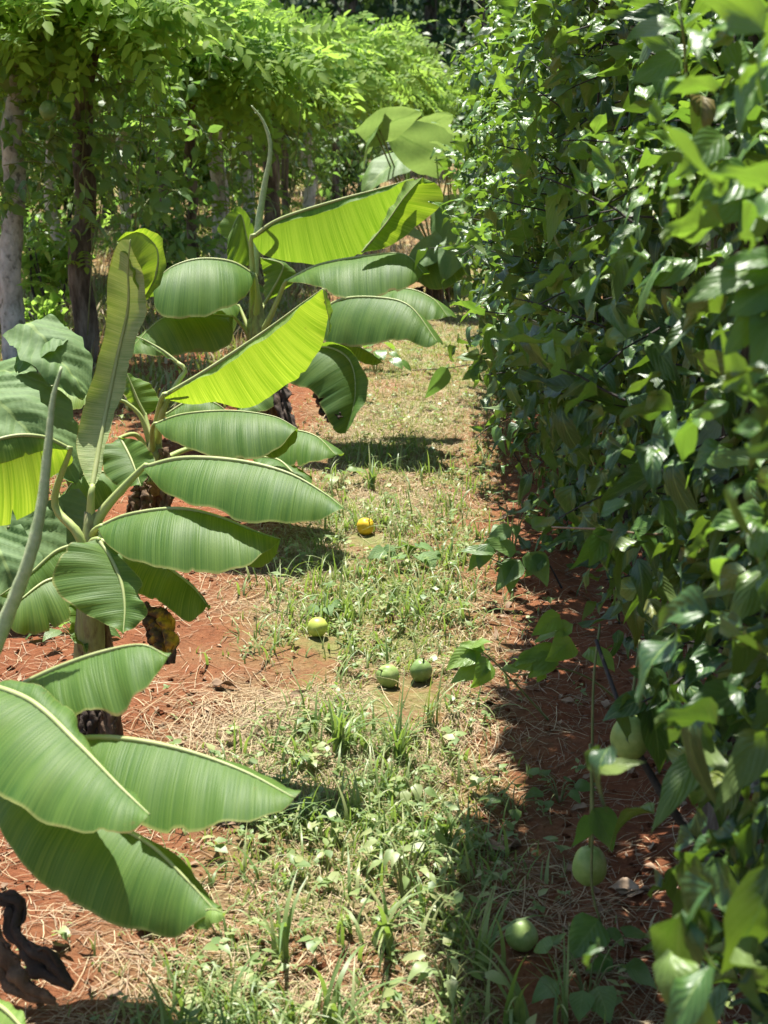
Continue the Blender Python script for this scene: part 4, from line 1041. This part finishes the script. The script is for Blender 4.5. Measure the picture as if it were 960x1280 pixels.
for (a_, b_, d_, r_, t_) in ((5, 190, 18, (.8, .6, .8), 'tall leafy bush behind the rows at the left edge'), (80, 200, 19, (.8, .6, .9), 'tall leafy bush behind the rows between the two thick trunks'),
                             (165, 190, 20, (.8, .6, .9), 'tall leafy bush behind the rows above the upright banana leaf'), (235, 195, 21, (.8, .6, .9), 'tall leafy bush behind the rows and the slim dark trunk'),
                             (300, 190, 23, (.9, .6, .9), 'tall leafy bush behind the rows left of the long furled leaf'), (365, 175, 25, (.8, .6, .8), 'tall leafy bush behind the thinnest dark trunk')):
    shrub(a_, b_, d_, r_, 900, .15, t_, 'vine_far')


# ------------------------------------------------------------------ fruit
def fruit(name_label, c, r, mat, elong=1.06, axis=(0, 0, 1), group='passion fruits lying on the lane', hang=None, seed=0):
    rr = np.random.default_rng(seed + 50)
    nu, nv = 28, 18
    th = np.linspace(0, PI, nv); ph = np.linspace(0, 2 * PI, nu, endpoint=False)
    TH, PH = np.meshgrid(th, ph, indexing='ij')
    bump = 1 + .028 * np.sin(PH * 3 + seed) * np.sin(TH) - .05 * np.exp(-((np.mod(PH - seed, 2 * PI) - 2.2) ** 2 + (TH - 1.1) ** 2) / .12) + .012 * np.sin(PH * 5 + TH * 3)
    dim = 1 + .022 * np.sin(TH * 4 + seed * 2) * np.cos(PH * 2 + seed) - .06 * np.exp(-(TH / .28) ** 2) - .05 * np.exp(-((PI - TH) / .25) ** 2)
    rad = r * bump * dim
    X = rad * np.sin(TH) * np.cos(PH); Y = rad * np.sin(TH) * np.sin(PH); Z = rad * np.cos(TH) * elong
    V = np.stack([X, Y, Z], -1).reshape(-1, 3)
    ax = norm(axis); x = norm(np.cross(ax, [.3, .9, .1])); y = np.cross(ax, x); B = np.stack([x, y, ax], 0)
    V = V @ B + c
    i = np.arange(nv - 1)[:, None] * nu; j = np.arange(nu)[None]; j2 = (j + 1) % nu
    Q = np.stack([i + j, i + nu + j, i + nu + j2, i + j2], -1).reshape(-1, 4)
    o = build('passion_fruit', V, Q, M[mat], None, c)
    o.location = [float(a) for a in c]
    tag(o, name_label, 'passion fruit', group)
    mb = MB(); top = c + ax * r * elong * .95
    tube(mb, cr(hang if hang is not None else [top - ax * .004, top + ax * .004, top + ax * .012 + x * .004], 10), [.004, .003, .0025], 7)
    mb.out('stem', M['stem'], o, c)
    return o


FRUITS = []


def ground_fruit(px, py, dpx, mat, label, elong, axis, seed):
    g = G(px, py + dpx * .42); dep = (g - CAM) @ FWD
    r = dpx * .5 / FPX * dep
    c = W(px, py, dep); c[2] = float(gz(c[0], c[1])) + r * .93
    FRUITS.append((c[0], c[1], r))
    fruit(label, c, r, mat, elong, axis, seed=seed)


ground_fruit(457, 659, 22, 'fruit_yellow', 'ripe orange yellow passion fruit, the only yellow one, on the grass', 1.0, (.3, -.4, .6), 1)
ground_fruit(397, 789, 25, 'fruit_lime', 'lime yellow passion fruit below a small weed at the edge of the red soil', 1.05, (.5, .4, .4), 2)
ground_fruit(485, 843, 29, 'fruit_pale', 'pale green passion fruit with a light blotch, left of the pair', 1.04, (-.5, -.5, .6), 3)
ground_fruit(526, 836, 28, 'fruit_green', 'green passion fruit at the shadow edge, right of the pair', 1.08, (.2, -.3, .9), 4)
ground_fruit(652, 1163, 40, 'fruit_pale', 'pale green passion fruit in the nearest grass at the edge of the shade', 1.05, (-.6, .2, .5), 5)
c = W(737, 1082, 3.2); fruit('green passion fruit hanging on a thin stem over the shaded soil', c, .0365, 'fruit_pale', 1.22, (.02, -.05, 1), 'passion fruits hanging from the vines', [c + [0, 0, .04], W(739, 1020, 3.18), W(740, 960, 3.18), W(742, 850, 3.2), W(750, 780, 3.25)], 6)
c = W(788, 922, 3.05); fruit('green passion fruit hanging half behind leaves beside the slanting branch', c, .039, 'fruit_pale', 1.22, (.05, 0, 1), 'passion fruits hanging from the vines', [c + [0, 0, .045], W(792, 860, 3.07), W(800, 800, 3.1)], 7)
c = W(60, 138, 9.0); fruit('passion fruit hanging between the two thick trunks on the left', c, .052, 'fruit_green', 1.15, (0, 0, 1), 'passion fruits hanging from the vines', [c + [0, 0, .05], W(62, 100, 9.0), W(66, 60, 9.1)], 9)


# ------------------------------------------------------------------ grass, weeds, straw (nobody could count them)
def in_view(x, y, m=.12):
    d = y * math.cos(PITCH) + .3
    return np.abs(x) < d * 480 / FPX + m


def blades(n, sampler, hgt, wid, lean, name, mat, label, cat, segs=3, lie=False):
    x, y = sampler(n)
    k = len(x); z = gz(x, y)
    H = hgt[0] + (hgt[1] - hgt[0]) * R.random(k) ** 1.6; Wd = wid[0] + (wid[1] - wid[0]) * R.random(k)
    an = R.random(k) * 2 * PI; ln = lean[0] + (lean[1] - lean[0]) * R.random(k)
    dx, dy = np.cos(an), np.sin(an); sx, sy = -dy, dx
    tw = R.normal(size=k) * .6
    V = np.zeros((k, (segs + 1) * 2, 3))
    bend = R.normal(size=k) * .35 if lie else 0
    for i in range(segs + 1):
        t = i / segs
        if lie:
            hx = H * (t - .5); hz = z + .004 + .012 * R.random(k) + lean[1] * H * (t - .5) * np.sign(R.normal(size=k)) * 0 + .02 * ln * (t) * 1.0
            px = x + dx * hx + sx * bend * H * t * t; py = y + dy * hx + sy * bend * H * t * t
            pz = np.maximum(gz(px, py) + .004, hz - z + gz(px, py)) + lift_l * H * (t - .5)[None] if False else gz(px, py) + .004 + ln * H * t * .6
            w = Wd * (1 - .35 * t)
        else:
            a = ln * t
            px = x + dx * H * np.sin(a) * t; py = y + dy * H * np.sin(a) * t; pz = z - .005 + H * t * np.cos(a)
            w = Wd * (1 - t ** 1.7) * (.75 + .5 * math.sin(PI * min(1, t + .25))) + .0004
        ca, sa = np.cos(tw * t), np.sin(tw * t)
        ox, oy, oz = sx * w * ca, sy * w * ca, w * sa * .7
        V[:, i * 2] = np.stack([px - ox, py - oy, pz - oz], 1); V[:, i * 2 + 1] = np.stack([px + ox, py + oy, pz + oz], 1)
    q = np.array([[2 * i, 2 * i + 1, 2 * i + 3, 2 * i + 2] for i in range(segs)])
    nv = (segs + 1) * 2
    Q = (q[None] + (np.arange(k) * nv)[:, None, None]).reshape(-1, 4)
    o = build(name, V.reshape(-1, 3), Q, mat)
    return tag(o, label, cat, kind='stuff')


def clear(x, y):
    k = np.ones_like(x)
    for fx, fy, fr in FRUITS:
        k = np.where((np.abs(x - fx) < fr * 2.1) & (y > fy - fr * 10) & (y < fy + fr), .06, k)
    return k


def sample_cover(y0, y1, pw, f, xr=None):
    def s(n):
        X = []; Y = []; tot = 0
        while tot < n:
            y = y0 + (y1 - y0) * R.random(n * 2) ** pw
            xm = y * .27 + .15
            x = (R.random(n * 2) * 2 - 1) * xm
            keep = R.random(n * 2) < f(x, y) * clear(x, y)
            X.append(x[keep]); Y.append(y[keep]); tot += keep.sum()
        return np.concatenate(X)[:n], np.concatenate(Y)[:n]
    return s


def clump(x, y): return np.clip((vnoise(x * 7, y * 7, 81) - .45) * 4, 0, 1)


blades(62000, sample_cover(2.3, 14, 1.15, lambda x, y: cover(x, y)), (.015, .06), (.0012, .003), (.2, 1.5), 'grass', M['grass'], 'short pale green grass down the middle of the lane', 'grass')
blades(3600, sample_cover(2.4, 7.5, 1.3, lambda x, y: cover(x, y) * (.12 + clump(x, y))), (.05, .17), (.0014, .0042), (.3, 1.5), 'tall_grass', M['weed'], 'taller broad grass blades in tufts near the camera', 'grass', 6)
blades(20000, sample_cover(10, 36, 1.0, lambda x, y: np.where(y < 15, (x < lane_c(y) - .45) * .8, np.where(x < lane_c(y) + .9, .5 + .5 * vnoise(x, y, 9), .3))), (.05, .25), (.004, .010), (.2, 1.2), 'dry_grass', M['straw'], 'dry tan grass on the slope under and behind the left trees', 'grass')
blades(15000, sample_cover(8.5, 30, 1.2, lambda x, y: np.where(x < -.6, .9 * vnoise(x * 1.3, y * 1.3, 19), 0)), (.05, .22), (.004, .010), (.2, 1.3), 'undergrass', M['grass'], 'green grass under the left trees', 'grass')
blades(40000, sample_cover(2.3, 13, 1.35, lambda x, y: np.clip(np.exp(-((x - lane_c(y) + .13) / .38) ** 2) * (vnoise(x * 2.1, y * 1.7, 91) * 2.2 - .45) + .05, 0, 1)), (.02, .17), (.0005, .0014), (0, .22), 'straw', M['straw'], 'scattered dry straw lying on the soil', 'straw', 3, True)
blades(5000, sample_cover(2.3, 9, 1.3, lambda x, y: np.clip(.25 + .5 * vnoise(x * 3, y * 3, 95), 0, 1)), (.02, .12), (.0007, .0018), (0, .15), 'twig_litter', M['litter'], 'small brown twigs and stalks lying on the red soil', 'litter', 2, True)


def small_weeds():
    """broad leaved seedlings: rosettes of a few leaves"""
    sm = sample_cover(2.3, 11, 1.4, lambda x, y: np.clip(cover(x, y) * .9 * (.35 + vnoise(x * 3, y * 3, 99)) + .05 * (np.abs(x) < .8), 0, 1))
    x, y = sm(1900); k = len(x)
    m = 5
    sz = (.012 + .024 * R.random(k) ** 2)
    P = np.repeat(np.stack([x, y, gz(x, y) + sz * .7], 1), m, 0)
    an = (R.random(k)[:, None] * 6.28 + np.arange(m)[None] * 2 * PI / m + R.normal(size=(k, m)) * .3).ravel()
    T = np.stack([np.cos(an), np.sin(an), .35 + R.normal(size=k * m) * .35], 1)
    P = P + np.stack([np.zeros(k * m), np.zeros(k * m), np.repeat(sz, m) * R.random(k * m) * 1.2], 1)
    o = cloud('small_weeds', P, T, np.tile([0, 0, 1.], (k * m, 1)) + rnd(k * m, .2), np.repeat(sz, m) * (.7 + .6 * R.random(k * m)), [leaf_template(3, 2, .5, .3, .3, 0, (.62, 1), seed=9), leaf_template(3, 2, .7, .2, .2, 0, (.62, 1), seed=8)], M['weed'])
    tag(o, 'tiny broad leaved weeds among the grass', 'weeds', kind='stuff')
    # dead leaves scattered on the soil
    n = 900
    xx, yy = sample_cover(2.3, 9, 1.3, lambda x, y: np.clip(.2 + .6 * (x > .2) + .3 * (x < -.4), 0, 1))(n)
    P = np.stack([xx, yy, gz(xx, yy) + .008], 1); a = R.random(n) * 6.28
    o = cloud('leaf_litter', P, np.stack([np.cos(a), np.sin(a), R.normal(size=n) * .2], 1), rnd(n, .25) + [0, 0, 1], .02 + .035 * R.random(n) ** 2, [leaf_template(4, 2, .5, .3, .8, .05, (.62, 1), seed=31, twist=1.), leaf_template(4, 2, .4, -.3, .5, .05, (.62, 1), seed=32, twist=-1.)], M['litter'])
    tag(o, 'small crisp dead leaves and clods on the soil', 'litter', kind='stuff')


small_weeds()


def clods(n):
    x, y = sample_cover(2.3, 9, 1.3, lambda x, y: np.clip(1 - cover(x, y), .1, 1) * np.clip(vnoise(x * 4, y * 4, 55) * 1.6 - .3, 0, 1))(n)
    r = .002 + .009 * R.random(n) ** 5
    a = np.array([[1, 0, 0], [-1, 0, 0], [0, 1, 0], [0, -1, 0], [0, 0, 1], [0, 0, -1.]])
    m_ = np.array([a[i] + a[j] + a[k] for i in (0, 1) for j in (2, 3) for k in (4, 5)]) / math.sqrt(3)
    t8 = np.array([[i, j, k] for i in (0, 1) for j in (2, 3) for k in (4, 5)])
    T = []
    for f, (i, j, k) in enumerate(t8):
        c = 6 + f
        for p, q_ in ((i, j), (j, k), (k, i)): T.append([p, q_, c])
    T = np.array(T); V0 = np.vstack([a, m_ * .95])
    V = V0[None] * r[:, None, None] * (1 + .35 * R.normal(size=(n, 14, 1))) * np.array([1.1, 1, .75]) + np.stack([x, y, gz(x, y) + r * .3], 1)[:, None]
    Tt = (T[None] + (np.arange(n) * 14)[:, None, None]).reshape(-1, 3)
    o = build('soil_clods', V.reshape(-1, 3), Tt, ground.data.materials[0])
    tag(o, 'crumbs and clods of red soil', 'soil', kind='stuff')


clods(6500)


def weed_plant(px, py, spread, n, size, label, hgt=.08, mat='weed', wr=.6):
    g = G(px, py); t = thing('weed', label, 'weed', g, 'single weeds on the lane')
    o = np.array(t.location); mb = MB(); lm = MB()
    for i in range(n):
        a = i * 2.4 + R.random() * .6; r = spread * (.35 + .65 * R.random()); e = o + np.array([math.cos(a) * r, math.sin(a) * r, hgt * (.5 + .7 * R.random())])
        tube(mb, cr([o + [0, 0, -.01], (o + e) / 2 + [0, 0, hgt * .3], e], 8), [.0022, .0014], 5)
        tv, tq, tu = leaf_template(6, 4, wr, .35, .2, .03, (.58, 1), seed=200 + i)
        B = frames(norm([[math.cos(a), math.sin(a), -.1 + R.normal() * .2]]), norm([[R.normal() * .2, -.25 + R.normal() * .2, 1]]))[0]
        lm.add(tv @ B * size * (.7 + .6 * R.random()) + e, tq, None, tu)
    mb.out('stem', M['stem'], t, o); lm.out('leaves', M[mat], t, o)


weed_plant(508, 705, .12, 13, .075, 'low spreading broad leaved weed below the yellow fruit', .05, 'squash', .85)
weed_plant(404, 772, .04, 5, .055, 'small broad leaved weed right behind the lime yellow fruit', .06, 'squash', .8)
weed_plant(515, 1000, .06, 8, .05, 'dark leafy weed on the bare soil patch in the lane', .07)
weed_plant(470, 470, .18, 16, .11, 'leafy weed at the foot of the far banana leaves', .16, 'shoot', .6)
weed_plant(505, 1120, .10, 16, .05, 'tall leafy weed in the near grass', .15, 'weed', .42)
weed_plant(560, 1240, .09, 14, .05, 'leafy weed at the bottom edge of the photo', .10, 'weed', .42)
weed_plant(640, 1010, .08, 8, .045, 'dull weed in the shade under the vine wall', .06, 'vine_far')
weed_plant(735, 1240, .10, 8, .07, 'shaded weed below the hanging runner', .10, 'vine_far', .8)
weed_plant(640, 700, .10, 9, .07, 'dark weed at the foot of the vine wall', .2, 'vine_far')
weed_plant(700, 985, .10, 8, .05, 'small weed on shaded soil before the vine trunk', .06, 'vine_far')
weed_plant(425, 612, .08, 9, .06, 'leafy weed above the yellow fruit', .08, 'weed')
weed_plant(95, 800, .12, 9, .07, 'weed at the foot of the left banana stem', .06, 'vine_far')


def tuft(px, py, n, hgt, label, wid=.0045, mat='weed'):
    g = G(px, py); mb = MB()
    for i in range(n):
        a = R.random() * 6.28; ln = .15 + .7 * R.random(); h = hgt * (.5 + .6 * R.random()); b = g + np.array([R.normal() * .012, R.normal() * .012, -.005])
        d = np.array([math.cos(a), math.sin(a), 0]); s = np.array([-d[1], d[0], 0]); V = []
        for j in range(7):
            t = j / 6; an = ln * (t ** 1.3) * 1.6
            p = b + d * h * t * math.sin(an) + np.array([0, 0, h * t * math.cos(an * .8)]); w = wid * (1 - t ** 2) + .0004
            V += [p - s * w, p + s * w + np.array([0, 0, w * .4])]
        mb.add(V, [[2 * j, 2 * j + 1, 2 * j + 3, 2 * j + 2] for j in range(6)])
    tag(mb.out('grass_tuft', M[mat], None), label, 'grass tuft', 'single grass tufts on the lane')


tuft(425, 935, 22, .19, 'dark upright grass tuft in the middle of the lane left of centre')
tuft(500, 950, 24, .24, 'tall thin grass tuft below the pair of green fruits', .0032)
tuft(540, 905, 10, .24, 'tall stalks at the shadow edge below the right fruit', .003, 'grass')
tuft(465, 615, 16, .20, 'dark grass tuft behind the yellow fruit')
tuft(480, 1180, 16, .20, 'broad bladed grass tuft in the near lane', .006)
tuft(350, 1190, 9, .20, 'broad bladed tuft beside the straw at lower left', .006)
tuft(600, 1200, 14, .20, 'arching grass tuft left of the nearest fruit', .005)
tuft(645, 1270, 12, .20, 'pale arching grass tuft at the bottom edge', .006)
tuft(415, 1265, 12, .18, 'grass tuft at the bottom edge left of centre', .006)
tuft(700, 1265, 10, .18, 'thin shaded grass tuft at the bottom edge', .003)
tuft(560, 1040, 10, .12, 'short tuft where the grass meets the shaded soil', .003)


def dead_leaf(px, py, L, ang, label):
    g = G(px, py) + [0, 0, .012]; tv, tq, tu = leaf_template(9, 5, .42, .25, .6, .07, (.6, 1), seed=int(px), twist=1.2)
    B = frames(norm([[math.cos(ang), math.sin(ang), .06]]), norm([[.1, -.2, 1]]))[0]
    o = build('dead_leaf', tv @ B * L + g, tq, M['litter'], None, (0, 0, 0), tu)
    so = o.modifiers.new('thick', 'SOLIDIFY'); so.thickness = .0015
    tag(o, label, 'dead leaf', 'single dead leaves on the soil')


dead_leaf(612, 1060, .12, .6, 'long curled dead leaf lying in the shade')
dead_leaf(770, 1105, .10, .2, 'pale crumpled dead leaf below the hanging fruit')
dead_leaf(800, 1110, .09, 2.6, 'pale crumpled dead leaf right of the hanging fruit')
dead_leaf(595, 880, .09, .3, 'brown dead leaf under the bright shoot')
dead_leaf(380, 775, .05, 1.2, 'whitish dead leaf left of the lime yellow fruit')
dead_leaf(170, 1165, .12, .1, 'grey dead banana leaf scrap below the low leaf')
dead_leaf(265, 858, .10, .0, 'dark dead leaf on the red soil right of the banana stem')

# ------------------------------------------------------------------ light, sky, camera
w = bpy.data.worlds.new('World'); sc.world = w; w.use_nodes = True
nt = w.node_tree; bg = nt.nodes['Background']
sky = nt.nodes.new('ShaderNodeTexSky'); sky.sky_type = 'NISHITA'; sky.sun_disc = False
sky.sun_elevation = math.asin(SUN[2]); sky.sun_rotation = math.atan2(SUN[0], SUN[1])
nt.links.new(sky.outputs[0], bg.inputs['Color']); bg.inputs['Strength'].default_value = .075
sun = bpy.data.lights.new('sun', 'SUN'); sun.energy = 5.0; sun.angle = math.radians(.5); sun.color = (1, .955, .88)
so = bpy.data.objects.new('sun', sun); COL.objects.link(so)
so.rotation_euler = Vector([float(v) for v in -SUN]).to_track_quat('-Z', 'Y').to_euler()

cam = bpy.data.cameras.new('camera'); co = bpy.data.objects.new('camera', cam); COL.objects.link(co)
co.location = CAM; co.rotation_euler = (PI / 2 - PITCH, 0, 0)
cam.sensor_fit = 'VERTICAL'; cam.sensor_height = 36; cam.sensor_width = 27; cam.lens = 36 * FPX / 1280
cam.clip_start = .05; cam.clip_end = 500
cam.dof.use_dof = True; cam.dof.focus_distance = 5.0; cam.dof.aperture_fstop = 6.5
sc.camera = co
vs = sc.view_settings
vs.view_transform = 'Standard'; vs.look = 'None'; vs.exposure = 1.5; vs.gamma = 1
try: vs.use_curve_mapping = False
except Exception: pass
cy = sc.cycles
cy.max_bounces = 7; cy.diffuse_bounces = 4; cy.glossy_bounces = 2; cy.transmission_bounces = 4; cy.transparent_max_bounces = 4
cy.use_denoising = True
cy.caustics_reflective = False; cy.caustics_refractive = False
